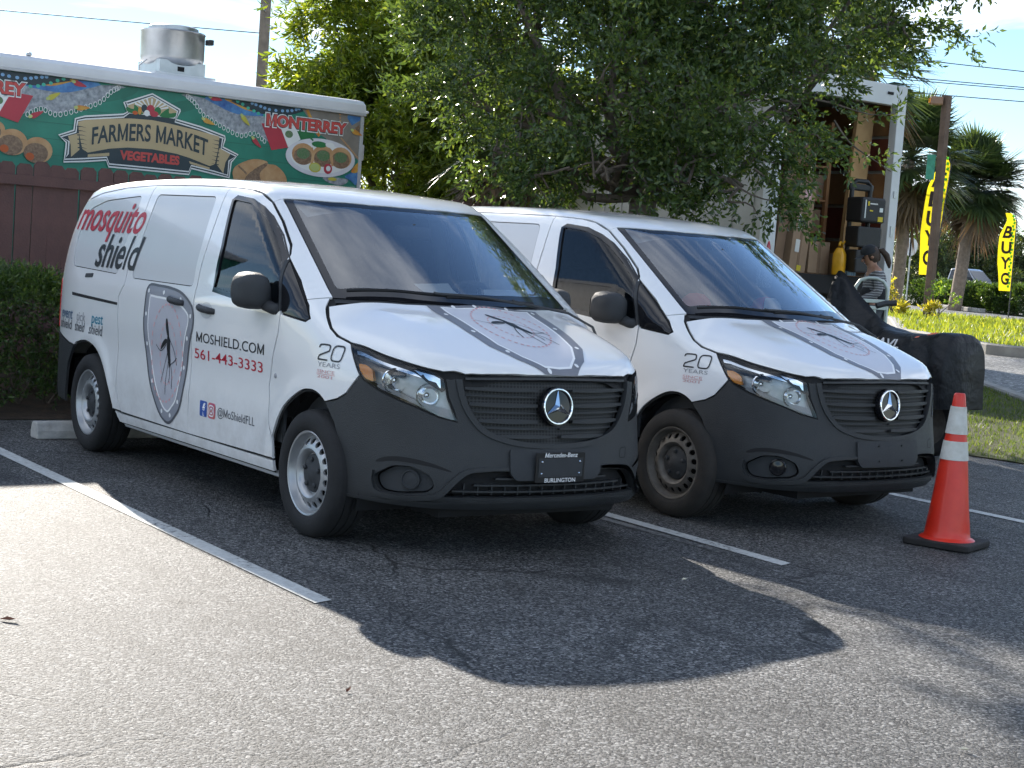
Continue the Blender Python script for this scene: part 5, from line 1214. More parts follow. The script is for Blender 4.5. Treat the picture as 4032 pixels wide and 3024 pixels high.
def sprigs(C, D, rg, n_leaf, SL, L, Wd, spread=.9, droop=0.):
    """stems starting at C along D, each carrying n_leaf leaves"""
    n = len(C); d, u, v = frames(D); t = (np.arange(n_leaf)+.6)/n_leaf; a = rg.uniform(0, 6.28, (n, 1))+np.arange(n_leaf)[None, :]*2.4
    sl = SL*rg.uniform(.6, 1.3, n)[:, None, None]
    P = C[:, None]+d[:, None]*(t[None, :, None]*sl)+np.array([0, 0, -1.])*droop*(t[None, :, None]**2)*sl
    o = u[:, None]*np.cos(a)[..., None]+v[:, None]*np.sin(a)[..., None]
    dd = d[:, None]*(.55+.5*t[None, :, None])+o*spread*(1-.6*t[None, :, None])+np.array([0, 0, -1.])*droop*.6+rg.normal(0, .18, (n, n_leaf, 3))
    return leaves(P.reshape(-1, 3), dd.reshape(-1, 3), rg, L, Wd)
pm('bark', (.13, .105, .085), .9, var=.35, vs=9, bump=.8, bs=35); pm('bark_pale', (.22, .17, .13), .9, var=.3, vs=9, bump=.6, bs=35)
leafmat('oak_leaf', (.032, .060, .024), (.085, .135, .045), .36, .24); leafmat('mango_leaf', (.060, .100, .014), (.150, .200, .030), .5, .34)
leafmat('hedge_leaf', (.020, .046, .014), (.058, .105, .026), .3, .4); leafmat('palm_leaf', (.026, .046, .022), (.062, .098, .040), .28, .4); leafmat('palm_dead', (.085, .065, .042), (.17, .13, .085), .3, .7, (1.6, 1.3, 1.0, 1))
leafmat('far_leaf', (.022, .040, .018), (.065, .095, .035), .3, .5); leafmat('yellow_leaf', (.18, .19, .025), (.40, .36, .06), .4, .5); leafmat('lime_leaf', (.08, .16, .02), (.18, .27, .05), .4, .5)
def limb(b, p0, p1, r0, r1, rg, bend=.12, n=7):
    p0 = np.array(p0, float); p1 = np.array(p1, float); L = np.linalg.norm(p1-p0); w1 = rg.normal(0, bend*L, 3); w2 = rg.normal(0, bend*L*.6, 3)
    pts = [p0+(p1-p0)*t+w1*math.sin(math.pi*t)+w2*math.sin(2*math.pi*t) for t in np.linspace(0, 1, 7)]
    b.tube(pts, list(np.linspace(r0, r1, 7)), n); return pts
def tree(name, base, fork, blobs, nsp, sp, leaf, seed, label, cat='tree', r0=.2, bark='bark', clump=14, tight=.30, stick=None, group=None):
    rg = np.random.default_rng(seed); o = empty(name, base, 0, label, cat, group); B0 = np.array(base)
    tb = MB(); tp = limb(tb, (0, 0, -.1), np.array(fork)-B0, r0, r0*.75, rg, .04, 10)
    C = []; D = []; tw = MB(); R = np.array([b[3] for b in blobs]); wt = R**2.2; wt = wt/wt.sum()
    for b, q in zip(blobs, wt):
        c = np.array(b[:3])-B0; r = b[3]; limb(tb, tp[-1] if len(b) < 5 else np.array(b[4])-B0, c, r0*.30, .02, rg, .10)
        k = max(5, int(clump*r*r)); dirs = rg.normal(size=(k, 3)); dirs /= np.linalg.norm(dirs, axis=1)[:, None]
        cc = c+dirs*(r*rg.uniform(.35, 1.0, k)**.6)[:, None]*np.array([1, 1, .85])
        for p in cc[:max(4, k//2)]: limb(tw, c+rg.normal(0, .05, 3), p, .018, .006, rg, .14, 5)
        m_ = max(6, int(nsp*q)); pick = rg.integers(0, k, m_); pos = cc[pick]+rg.normal(0, tight*.55*min(r, 1.0), (m_, 3)); out = pos-c
        C.append(pos); D.append(out/np.maximum(.2, np.linalg.norm(out, axis=1))[:, None]+rg.normal(0, .55, (m_, 3))+np.array([0, 0, .05]))
    for (p0, p1, m_) in (stick or []):                          # long outlying shoots
        p0 = np.array(p0)-B0; p1 = np.array(p1)-B0; pts = np.array(limb(tw, p0, p1, .014, .004, rg, .05, 5)); t = rg.uniform(.15, 1, m_)
        pos = np.stack([np.interp(t, np.linspace(0, 1, 7), pts[:, i]) for i in range(3)], -1); C.append(pos+rg.normal(0, .05, (m_, 3))); D.append(np.tile(p1-p0, (m_, 1))/np.linalg.norm(p1-p0)+rg.normal(0, .7, (m_, 3)))
    tb.build('trunk', bark, o, True); tag(tw.build('branches', bark, o), kind='stuff')
    V, T3 = sprigs(np.concatenate(C), np.concatenate(D), rg, **sp); cr_ = fastmesh('crown', V, T3, leaf, o); return o
OAK = [(-8.56, 5.42, 4.06, 0.9), (-7.6, 5.74, 4.14, 1.2), (-6.6, 6.27, 4.19, 1.3), (-5.85, 7.32, 4.22, 1.3), (-5.2, 7.9, 4.3, .85), (-4.5, 8.35, 4.32, 0.5), (-7.8, 4.99, 3.25, 0.5), (-6.91, 5.19, 3.21, 0.95), (-6.01, 5.76, 3.24, 1.1), (-5.26, 6.46, 3.24, 1.1), (-4.85, 7.05, 3.26, .68), (-6.86, 4.83, 2.63, 0.42), (-6.31, 5.06, 2.45, 0.46), (-5.78, 5.45, 2.43, 0.6), (-5.14, 5.99, 2.43, 0.68), (-4.81, 6.46, 2.42, 0.46), (-7.74, 7.59, 4.01, 1.5), (-4.8, 7.5, 3.7, .42), (-7.26, 6.37, 5.29, 1.5), (-6.35, 7.66, 5.4, 1.5), (-5.04, 8.56, 5.05, .8), (-8.42, 5.58, 5.03, 1.2), (-6.92, 7.0, 6.4, 1.6), (-5.99, 8.29, 6.4, 1.4), (-8.08, 6.23, 6.33, 1.3), (-7.9, 4.4, 5.2, .42), (-7.6, 3.45, 4.85, .42, (-7.3, 5.6, 5.2)), (-7.1, 3.6, 4.9, .40, (-7.3, 5.6, 5.2)), (-6.5, 2.6, 5.0, .34, (-7.3, 5.0, 5.3)), (-6.1, 2.3, 5.1, .30, (-7.1, 4.0, 5.2)), (-8.4, 3.3, 5.1, .35, (-7.9, 4.4, 5.2))]
tree('oak_tree', (-6.5, 6.6, float(terr(-6.5, 6.6))), (-6.45, 6.6, 2.3), OAK, 13500, dict(n_leaf=8, SL=.26, L=.082, Wd=.038, spread=1.0), 'oak_leaf', 21, 'large dark glossy leaved tree spreading over the farther van', stick=[((-7.6, 5.0, 3.3), (-8.4, 4.4, 3.3), 60), ((-4.8, 8.2, 4.4), (-4.0, 9.0, 4.15), 60), ((-4.7, 8.1, 4.9), (-3.9, 8.9, 4.7), 60), ((-4.6, 7.6, 3.2), (-4.2, 8.1, 2.7), 9), ((-4.7, 7.4, 3.4), (-4.1, 8.0, 3.3), 12), ((-6.0, 5.2, 2.5), (-6.4, 4.6, 2.25), 40), ((-4.7, 6.6, 2.6), (-4.2, 6.9, 2.05), 40)])
MANGO = [(-17.0, 8.2, 4.55, 0.75), (-16.78, 8.54, 4.9, 1.1), (-16.35, 9.1, 4.6, 1.0), (-16.4, 8.15, 3.72, .85), (-16.02, 8.55, 3.54, 1.2), (-15.01, 9.05, 3.19, 1.0), (-15.37, 9.56, 4.25, 1.3), (-15.27, 8.62, 2.7, 0.9), (-14.59, 9.55, 2.63, 0.8), (-17.02, 8.27, 5.35, 0.5), (-14.65, 10.45, 3.47, 1.4), (-15.3, 10.4, 4.1, 1.1)]
tree('broadleaf_tree', (-15.8, 9.0, float(terr(-15.8, 9.0))), (-15.8, 9.0, 1.8), MANGO, 6500, dict(n_leaf=9, SL=.30, L=.17, Wd=.042, spread=1.0, droop=.45), 'mango_leaf', 5, 'bright yellow green tree with drooping leaves behind the food trailer', r0=.16, clump=12, tight=.4, stick=[((-17.1, 7.9, 4.7), (-17.3, 7.7, 5.3), 10), ((-16.9, 8.2, 5.3), (-16.9, 8.2, 6.0), 16), ((-16.2, 8.9, 5.5), (-16.0, 9.1, 6.0), 14), ((-17.0, 7.9, 4.0), (-17.3, 7.5, 3.9), 10)])
def palm(name, base, crown, R, nf, seed, label, leaf='palm_leaf', dead=8, r0=.16, group='fan palms behind the parking lot', bl=26):
    rg = np.random.default_rng(seed); o = empty(name, base, 0, label, 'palm', group); c = np.array(crown)-np.array(base)
    tb = MB(); pts = [np.array((0, 0, -.1))+c*t+np.array((.06*math.sin(3*t), .05*math.sin(4*t+1), 0)) for t in np.linspace(0, 1, 12)]
    tb.tube(pts, [r0*(1.15-.25*t+.06*(k % 2)) for k, t in enumerate(np.linspace(0, 1, 12))], 12); tb.build('trunk', 'bark_pale', o, True)
    for nm, mt_, cnt, lo_, hi in (('crown', leaf, nf, -.75, 1.45), ('dead_fronds', 'palm_dead', dead, -1.45, -.75)):
        if not cnt: continue
        V = []; T3 = []; st = MB()
        for k in range(cnt):
            az = rg.uniform(0, 6.283); el = rg.uniform(lo_, hi); d = np.array([math.cos(az)*math.cos(el), math.sin(az)*math.cos(el), math.sin(el)])
            pl_ = R*rg.uniform(.42, .6); h = c+d*pl_+np.array([0, 0, -.08*pl_]); st.tube([c, c+d*pl_*.5, h], [.02, .014, .010], 5)
            s = np.cross(d, (0, 0, 1)); s /= max(1e-6, np.linalg.norm(s)); up = np.cross(s, d); BL = R*rg.uniform(.5, .68)
            for j in range(bl):
                a = (j/(bl-1)-.5)*3.9; bd = d*math.cos(a)+s*math.sin(a)+up*.25*abs(math.sin(a)); bd /= np.linalg.norm(bd); wv = np.cross(bd, up); wv /= max(1e-6, np.linalg.norm(wv)); l = BL*(1-.35*(abs(a)/1.95)**2)*rg.uniform(.85, 1.1); wd = .026*R/1.2
                p1 = h+bd*l*.5-np.array([0, 0, .05*l]); p2 = h+bd*l-np.array([0, 0, rg.uniform(.10, .34)*l]); i = len(V)
                V += [h, p1+wv*wd, p1-wv*wd, p2]; T3 += [(i, i+1, i+2), (i+1, i+3, i+2)]
        cr_ = fastmesh(nm, np.array(V), np.array(T3), mt_, o); st.build('petioles', mt_, cr_)
    return o
zt = lambda x, y: float(terr(x, y))
palm('fan_palm', (-29.9, 41.1, zt(-30, 41)), (-30.05, 41.8, 5.2), 2.15, 120, 3, 'tall fan palm with a leaning bare trunk beside the far hedge', dead=9, r0=.21, bl=34)
palm('fan_palm', (-25.4, 32.7, zt(-25, 32)), (-25.3, 32.8, 5.3), 2.2, 95, 4, 'dark fan palm right beside the open moving truck', dead=14, r0=.17)
palm('fan_palm', (-14.4, 17.2, zt(-14, 17)), (-14.4, 17.2, 6.0), 2.0, 46, 6, 'fan palm rising above the moving truck roof', dead=10)
palm('fan_palm', (-20.7, 25.7, zt(-20, 25)), (-20.75, 25.7, 6.9), 2.0, 46, 7, 'topmost fan palm seen at the upper right of the dark tree', dead=10)
palm('fan_palm', (-10.4, 7.6, zt(-10.4, 7.6)), (-10.45, 7.6, 3.25), 1.35, 34, 8, 'fan palm with brown hanging fronds half hidden behind the dark tree', dead=16, r0=.13)
# clipped and loose hedges
def hedge(name, pts, wd, hgt, nsp, sp, leaf, seed, label, group=None, wob=.12, stems=26):
    rg = np.random.default_rng(seed); P = np.array(pts, float); seg = np.linalg.norm(np.diff(P, axis=0), axis=1); cs = np.concatenate([[0], np.cumsum(seg)]); b0 = np.array([*P[0], zt(*P[0])])
    o = empty(name, tuple(b0), 0, label, 'hedge', group); t = rg.uniform(0, cs[-1], nsp); X_ = np.interp(t, cs, P[:, 0]); Y_ = np.interp(t, cs, P[:, 1]); k = np.clip(np.searchsorted(cs, t)-1, 0, len(seg)-1); dv = np.diff(P, axis=0)[k]/seg[k][:, None]; nv = np.stack([-dv[:, 1], dv[:, 0]], -1)
    hh = hgt*(1+wob*np.sin(t*2.1+seed)+wob*.7*np.sin(t*5.3)); sh = rg.uniform(0, 1, nsp); a = rg.uniform(-1, 1, nsp); z = rg.uniform(.08, 1, nsp)
    face = rg.uniform(0, 1, nsp); a = np.where(face < .6, np.sign(a)*(1-.25*rg.uniform(0, 1, nsp)**2), a); z = np.where(face >= .6, 1-.2*rg.uniform(0, 1, nsp)**2, z)
    rr = wd/2*(1+.18*np.sin(t*3.7+z*4))*np.where(z > .8, 1-.5*(z-.8)/.2*np.abs(a)**3, 1)
    C = np.stack([X_+nv[:, 0]*a*rr, Y_+nv[:, 1]*a*rr, terr(X_, Y_)+z*hh], -1)-b0; D = np.stack([nv[:, 0]*a, nv[:, 1]*a, .35+.9*(z > .75)], -1)+rg.normal(0, .5, (nsp, 3))
    V, T3 = sprigs(C, D, rg, **sp); fastmesh('leaves', V, T3, leaf, o); sm = MB()
    for q in np.linspace(0, cs[-1], stems):
        x, y = np.interp(q, cs, P[:, 0]), np.interp(q, cs, P[:, 1]); p = np.array([x, y, zt(x, y)])-b0
        for _ in range(3): limb(sm, p, p+np.array([rg.normal(0, wd*.22), rg.normal(0, wd*.22), hgt*rg.uniform(.6, .85)]), .014, .005, rg, .08, 5)
    sm.build('stems', 'bark', o); return o
hedge('hedge', [(-5.55, -3.4), (-5.6, 6.4)], 1.0, .86, 13000, dict(n_leaf=8, SL=.14, L=.052, Wd=.021, spread=1.), 'hedge_leaf', 2, 'loose dark green hedge between the wheel stops and the wooden fence', stems=40)
hedge('hedge', [(-34.5, 44.8), (-28.2, 43.6)], 1.4, .88, 5200, dict(n_leaf=7, SL=.22, L=.11, Wd=.05, spread=1.), 'hedge_leaf', 9, 'clipped green hedge behind the tall leaning palm across the road', stems=30, wob=.05)
hedge('hedge', [(-27.0, 43.6), (-22.0, 44.6)], 1.3, .8, 2600, dict(n_leaf=7, SL=.22, L=.11, Wd=.05, spread=1.), 'hedge_leaf', 12, 'low clipped hedge at the right edge behind the farther yellow flag', stems=20, wob=.06)
# yellow leaved plants by the lamp post
def small_plant(x, y, h, seed, leaf, label, n=60):
    rg = np.random.default_rng(seed); b0 = (x, y, zt(x, y)+.17); o = empty('garden_plant', b0, 0, label, 'plant', 'yellow leaved plants on the verge'); sm = MB(); C = []
    for k in range(5):
        e = np.array([rg.normal(0, .22*h), rg.normal(0, .22*h), h*rg.uniform(.5, 1)]); limb(sm, (0, 0, 0), e, .014, .006, rg, .08, 5); C.append(e+rg.normal(0, .10*h, (n//5, 3)))
    C = np.concatenate(C); sm.build('stems', 'bark', o); V, T3 = sprigs(C, rg.normal(0, 1, C.shape)+np.array([0, 0, .5]), rg, n_leaf=5, SL=.12, L=.085, Wd=.045); fastmesh('leaves', V, T3, leaf, o)
small_plant(-17.6, 25.3, .85, 3, 'lime_leaf', 'leafy lime green young plant in front of the lamp post')
small_plant(-18.6, 24.9, .75, 4, 'yellow_leaf', 'tall thin yellow leaved plant left of the lamp post'); small_plant(-17.2, 24.6, .32, 5, 'yellow_leaf', 'low yellow leaved clump at the foot of the lamp post'); small_plant(-18.0, 24.4, .30, 6, 'yellow_leaf', 'low yellow leaved clump between the tall yellow plant and the lamp post')
# trees in the distance
for i, (x, y, h, r, lab) in enumerate(((-77, 94, 6.5, 3.0, 'round grey green tree behind the white disc sign'), (-72, 91, 5.2, 2.8, 'low grey green tree above the far end of the hedge'), (-78, 102, 7.0, 3.4, 'tall grey green tree behind the parked pickup'), (-70, 94, 5.0, 2.4, 'small grey green tree between the palm trunk and farther flag'), (-80, 88, 7.0, 3.6, 'grey green tree behind the dark palm beside the truck'), (-75, 105, 6.0, 3.0, 'grey green tree behind the farther yellow flag'), (-84, 82, 9., 4., 'tallest far tree behind the moving truck'), (-72, 50, 8., 4., 'far tree hidden mostly by the dark leaved tree'))):
    z = zt(x, y); rgx = random.Random(i); bl = [(x+rgx.uniform(-.5, .5)*r, y+rgx.uniform(-.5, .5)*r, z+h-r*.7+rgx.uniform(-.9, .5)*r*.6, r*rgx.uniform(.4, .6)) for _ in range(7)]+[(x+rgx.uniform(-.8, .8)*r, y+rgx.uniform(-.8, .8)*r, z+.8+rgx.uniform(0, 1), r*.4) for _ in range(5)]
    tree('distant_tree', (x, y, z), (x, y, z+h*.45), bl, 900, dict(n_leaf=7, SL=.6, L=.34, Wd=.15, spread=1.), 'far_leaf', 40+i, lab, r0=.2, clump=4, tight=.5, group='trees beyond the far parking lot')
# ------------------------------------------------------------------ utility pole, wires, lamp post, flags
pm('pole_wood', (.21, .17, .135), .85, var=.25, vs=4, bump=.4, bs=25); pm('post_wood', (.135, .088, .066), .8, var=.25, vs=4, bump=.4, bs=25); pm('wire', (.05, .05, .055), .6); pm('lamp_copper', (.30, .17, .11), .5, var=.2)
pm('flag_yellow', (.80, .66, .015), .75, var=.05, trl=.4); pm('flag_green', (.10, .48, .06), .75, trl=.4); pm('flag_ink', (.035, .02, .015), .8); pm('sign_white', (.75, .76, .76), .5); pm('sign_green', (.05, .30, .20), .5, var=.3, vs=8)
UP = empty('utility_pole', (-29.5, 13.1, zt(-29.5, 13.1)), 0, 'tall weathered wooden utility pole behind the food trailer', 'utility pole')
MB().tube([(0, 0, -.2), (0, 0, 5), (0, 0, 11)], [.16, .14, .12], 14).build('pole', 'pole_wood', UP, True)
for z in (6.95, 6.62): MB().tube([(-.0, 0, z), (.35, .25 if z > 6.8 else -.25, z), (.38, .28 if z > 6.8 else -.28, z+.12)], .025, 6).build('bracket', 'galvanised', UP)
def cable(a, b, sag, label):
    a = Vector(a); b = Vector(b); o = MB().tube([a+(b-a)*t-Vector((0, 0, 4*sag*t*(1-t))) for t in np.linspace(0, 1, 25)], .014, 5).build('power_line', 'wire'); tag(o, label, 'wire', 'overhead wires')
cable((-41, -2.6, 7.15), (-29.5, 13.2, 6.66), .05, 'overhead wire crossing the sky behind the exhaust fan'); cable((-29.5, 13.3, 7.56), (-20, 40, 7.6), .35, 'upper overhead wire running right from the utility pole'); cable((-41, -2.6, 7.9), (-29.5, 13.1, 7.56), .05, 'upper overhead wire running left from the utility pole')
for z0, z1, k in ((7.98, 7.62, 'highest'), (7.38, 7.28, 'middle'), (6.95, 6.90, 'lowest')): cable((-25.6, 27.5, z0+.05), (-18.9, 36.7, z1-.05), .03, k+' of the three overhead wires at the right edge of the sky')
LP_ = empty('lamp_post', (-18.2, 25.7, zt(-18.2, 25.7)+.17), 0, 'brown square wooden lamp post with a box lamp on the verge', 'lamp post')
hp_ = 5.35
MB().box(-.085, .085, -.085, .085, -.3, hp_, .012).build('post', 'post_wood', LP_); bx = MB().box(-.40, -.10, -.10, .10, hp_-.24, hp_-.04, .03); bx.xf(Matrix.Rotation(rad(54), 4, 'Z')); bx.build('lamp_box', 'lamp_copper', LP_); gs = MB().box(-.42, -.39, -.07, .07, hp_-.20, hp_-.08); gs.xf(Matrix.Rotation(rad(54), 4, 'Z')); gs.build('lamp_glass', 'amber', LP_)
SG = MB().box(-.015, .015, -.10, .10, -.30, .30, .005); SG.xf(Matrix.Rotation(rad(-36), 4, 'Z')); sg = SG.build('street_sign', 'sign_green'); sg.location = (-18.36, 25.52, 4.35); tag(sg, 'teal green notice board hung beside the lamp post', 'sign')
def feather(base, H, Wd, letters, lean, rz, label):
    o = empty('feather_flag', base, rz, label, 'flag', 'yellow feather flags'); pole = [(0, 0, 0), (lean*.5, 0, H*.5), (lean, 0, H*.92), (lean-.10, 0, H), (lean-.35, 0, H*1.005)]
    MB().tube(pole, [.02, .016, .012, .008, .006], 6).build('flag_pole', 'black_plastic', o)
    nz, nx = 26, 7; z0 = H*.26
    def pt(i, j):
        t = i/nz; u = j/nx; z = z0+(H*.985-z0)*t; xl = np.interp(z/H, [0, .5, .92, 1], [0, lean*.5, lean, lean-.2]); w_ = Wd*(1-.55*max(0, t-.72)/.28) * (.75+.25*min(1, t*3))
        return (xl-.02-w_*u, .05*math.sin(t*9+u*3)*u, z)
    V = [pt(i, j) for i in range(nz+1) for j in range(nx+1)]; q = lambda i, j: i*(nx+1)+j
    fm = mk('flag_cloth', V, [(q(i, j), q(i, j+1), q(i+1, j+1), q(i+1, j)) for i in range(nz) for j in range(nx)], 'flag_yellow', o, True)
    for s in (-1, 1):
        gv = []; gf = []
        for k in range(22):
            i = 1+k*1.12; p0 = np.array(pt(i, .55 if k % 2 else 1.1)); a = len(gv); gv += [p0+(0, s*.012, 0), p0+(-.07, s*.012, .03), p0+(-.05, s*.012, .10), p0+(.02, s*.012, .09)]; gf.append((a, a+1, a+2, a+3))
        if s < 0: mk('flag_pattern', gv, gf, 'flag_green', fm)
        for k, ch in enumerate(letters):
            v, f = text2d(ch, bold=.03); v = fit(v, -.5, .5, 0, 1); tz = .88-(k+1)*.80/len(letters); L = .8/len(letters)*.78
            def mpp(p): 
                i = (tz+L*p[1])*nz; uu = .52+(p[0] if s > 0 else p[0])*.62; b = np.array(pt(i, (1-uu+.02)*nx)); return tuple(b+np.array((0, s*.016, 0)))
            mk('flag_lettering', [mpp(p) for p in v], f, 'flag_ink', fm)
    return o
feather((-21.78, 30.0, zt(-21.6, 30.2)), 4.65, .52, 'EBUYG', .28, rad(52), 'nearer yellow feather flag beside the wooden lamp post')
feather((-25.1, 37.95, zt(-24.9, 38.2)), 3.45, .50, 'BUYG', -.02, rad(58), 'farther yellow feather flag with BUY lettering at the right edge')
ds = empty('round_sign', (-33.1, 42.3, zt(-33, 42)), 0, 'white disc sign turned edgewise on a thin post past the truck', 'sign'); MB().tube([(0, 0, 0), (0, 0, 2.2)], .03, 6).build('post', 'galvanised', ds)
dk = MB().lathe([(.001, .012), (.34, .012), (.35, 0), (.34, -.012), (.001, -.012)], 28, 'y'); dk.xf(Matrix.Translation((0, 0, 2.3)) @ Matrix.Rotation(rad(-5), 4, 'Z')); dk.build('disc', 'sign_white', ds, True, 40); MB().box(-.03, .03, -.04, -.013, 1.9, 2.7).xf(Matrix.Rotation(rad(-5), 4, 'Z')).build('back_bar', 'gap_black', ds)
# kerb stop across the road
o = MB().box(-2.4, 2.4, -.11, .11, 0, .16, .03); o = o.build('parking_block', 'kerb_concrete'); o.location = (-30.6, 42.1, zt(-30, 42)+.05); o.rotation_euler = (0, 0, rad(-28)); tag(o, 'long grey parking block on the kerb beside the tall leaning palm', 'parking block')
# ------------------------------------------------------------------ pickup
pm('silver_paint', (.36, .38, .41), .3, metal=.5, coat=.7, var=.04); pm('dark_glass', (.02, .024, .028), .06, coat=.5)
def car(name, loc, rz, kind, mat, label, cat):
    o = empty(name, loc, rz, label, cat)
    if kind == 'pickup': body = [(-2.9, .45), (-2.9, 1.10), (-.95, 1.12), (-.90, 1.12), (1.15, 1.14), (2.55, 1.05), (2.78, .95), (2.80, .45)]; cab = [(-.95, 1.12), (-.80, 1.86), (-.55, 1.93), (.25, 1.93), (.50, 1.86), (1.20, 1.13)]
    else: body = [(-2.2, .40), (-2.25, .85), (-1.9, .98), (1.0, 1.0), (2.1, .80), (2.2, .40)]; cab = [(-1.75, .98), (-1.15, 1.42), (.15, 1.45), (1.05, 1.0)]
    MB().prism(body, -.97, .97, 'y').build('body', mat, o, bevel=.07)
    rings = [[(x, s*(.93-.20*max(0, z-1.1)), z) for x, z in cab] for s in (-1, 1)]; MB().loft(rings).build('cab', mat, o, bevel=.05)
    cx = sum(x for x, z in cab)/len(cab); sc_ = lambda x: cx+(x-cx)*.86
    for s in (-1, 1):
        zm0, zm1 = cab[0][1]+.10, max(z for x, z in cab)-.10; xa = np.interp([zm0, zm1], [cab[0][1], max(z for x, z in cab)], [cab[0][0], cab[1][0]]); xb = np.interp([zm0, zm1], [cab[-1][1], max(z for x, z in cab)], [cab[-1][0], cab[-2][0]])
        yy = lambda z: s*(.942-.20*max(0, z-1.1))
        for f0, f1 in ((.06, .5), (.54, .94)):
            mk('window', [(xa[0]+(xb[0]-xa[0])*f0, yy(zm0), zm0), (xa[0]+(xb[0]-xa[0])*f1, yy(zm0), zm0), (xa[1]+(xb[1]-xa[1])*f1, yy(zm1), zm1), (xa[1]+(xb[1]-xa[1])*f0, yy(zm1), zm1)], [(0, 1, 2, 3)], 'dark_glass', o)
        for wx in ((-1.75, 1.75) if kind == 'pickup' else (-1.4, 1.4)):
            w_ = empty('wheel', (wx, s*.86, .40 if kind == 'pickup' else .33)); w_.parent = o; R_ = .40 if kind == 'pickup' else .33
            MB().lathe([(R_*.6, .13), (R_*.9, .12), (R_, .08), (R_, -.08), (R_*.9, -.12)], 24, 'y').build('tyre', 'rubber', w_, True); MB().lathe([(R_*.62, s*.125), (R_*.5, s*.10), (.001, s*.11)], 16, 'y').build('rim', 'steel_wheel', w_, True)
        MB().box(body[-2][0]-.14, body[-2][0]+.02, s*.62-.18, s*.62+.18, .80 if kind == 'pickup' else .62, .98 if kind == 'pickup' else .76, .02).build('headlight', 'reflector', o)
    a, b = cab[-1], cab[-2]; mk('windscreen', [(a[0]-.06+.05, y*.82, a[1]+.06) for y in (-1, 1)]+[(b[0]+.06, y*.72, b[1]-.05) for y in (1, -1)], [(0, 1, 2, 3)], 'dark_glass', o)
    xg = body[-2][0]; gr = MB().box(xg-.03, xg+.05, -.45, .45, .62, .98, .03).build('grille', 'chrome', o)
    for y0, y1, z0, z1 in ((-.40, -.03, .82, .95), (.03, .40, .82, .95), (-.40, -.03, .65, .78), (.03, .40, .65, .78)): MB().box(xg+.045, xg+.055, y0, y1, z0, z1).build('grille_opening', 'gap_black', gr)
    MB().box(xg-.05, xg+.10, -.95, .95, .42, .60, .04).build('front_bumper', 'chrome' if kind == 'pickup' else mat, o)
    if kind == 'pickup':
        MB().box(-2.82, -1.02, -.84, .84, 1.06, 1.135).build('cargo_bed', 'gap_black', o)
        for s in (-1, 1): MB().box(.75, .87, s*.97, s*1.17, 1.15, 1.38, .03).build('side_mirror', 'black_plastic', o)
    return o
car('pickup_truck', (-57.6, 76.6, .70), rad(4), 'pickup', 'silver_paint', 'silver pickup truck parked beyond the far hedge', 'pickup')
car('parked_car', (-47.5, 80.0, .62), rad(-25), 'sedan', 'cover_cloth', 'dark parked car at the right edge behind the low hedge', 'car')
# ------------------------------------------------------------------ far building
pm('building_grey', (.34, .36, .40), .8, var=.08, vs=1); pm('building_band', (.50, .51, .53), .8)
bd = empty('commercial_building', (-58, 96, zt(-58, 96)), rad(30), 'grey commercial building at the far right behind the farther flag', 'building')
MB().box(0, 30, 0, 12, 0, 8.5).build('wall', 'building_grey', bd); MB().box(-.4, 30.4, -.5, 12.4, 8.5, 9.3).build('parapet', 'building_band', bd); MB().box(-.2, 30.2, -1.8, -.002, 3.6, 4.2).build('canopy', 'building_band', bd)
for k in range(7):
    for z in (.6, 5.0): w_ = MB().box(1.2+k*4.1, 3.9+k*4.1, -.10, .05, z, z+2.4).build('window', 'building_band', bd); MB().box(1.4+k*4.1, 3.7+k*4.1, -.12, -.101, z+.2, z+2.2).build('pane', 'dark_glass', w_)
# ------------------------------------------------------------------ moving truck
pm('truck_white', (.62, .64, .64), .45, var=.08, vs=2); pm('truck_side', (.42, .40, .36), .5, var=.10, vs=3); pm('ply_wood', (.30, .15, .06), .7, col2=(.20, .09, .035), vs=3, bump=.2, bs=30); pm('pale_wood', (.46, .29, .13), .7, col2=(.36, .21, .09), vs=4); pm('red_wood', (.13, .032, .018), .6, var=.2, vs=4)
pm('cardboard', (.30, .20, .125), .85, var=.10, vs=5); pm('cardboard_dark', (.20, .125, .075), .85, var=.12, vs=5); pm('label_white', (.66, .66, .62), .7); pm('label_pink', (.62, .38, .36), .7); pm('jug_yellow', (.72, .36, .012), .4, coat=.2); pm('tool_black', (.016, .017, .019), .5, var=.2, vs=9); pm('label_yellow', (.65, .50, .03), .6); pm('water_blue', (.20, .34, .46), .3)
TK = empty('moving_truck', (-8.8, 10.88, zt(-9, 12)), 0, 'white box truck with its rear door open and cargo inside', 'truck'); g0 = zt(-9, 12); W_, LB = 2.62, 8.0; zf = 1.58-g0; zr = 4.40-g0
MB().box(-LB, -.14, 0, .04, zf, zr).build('left_wall', 'truck_side', TK); MB().box(-LB, -.14, W_-.04, W_, zf, zr).build('right_wall', 'truck_side', TK); MB().box(-LB, -.14, .04, W_-.04, zr-.05, zr-.002).build('roof', 'truck_side', TK); MB().box(-LB, -.142, .04, W_-.04, zf-.14, zf).build('load_floor', 'ply_wood', TK); MB().box(-LB, -LB+.05, .04, W_-.04, zf, zr-.05).build('front_wall', 'red_wood', TK)
for k in range(19): MB().box(-LB+.1+k*.42, -LB+.13+k*.42, -.02, -.002, zf+.05, zr-.06).build('wall_rib', 'truck_side', TK)
MB().box(-.14, 0, -.02, .16, zf-.25, zr+.03, .01).build('rear_post', 'truck_white', TK); MB().box(-.14, 0, W_-.16, W_+.02, zf-.25, zr+.03, .01).build('rear_post', 'truck_white', TK); MB().box(-.14, -.004, .16, W_-.16, zr-.27, zr+.028, .008).build('rear_header', 'truck_white', TK); MB().box(-.13, .02, .16, W_-.16, zf-.28, zf-.005, .01).build('rear_sill', 'gap_black', TK)
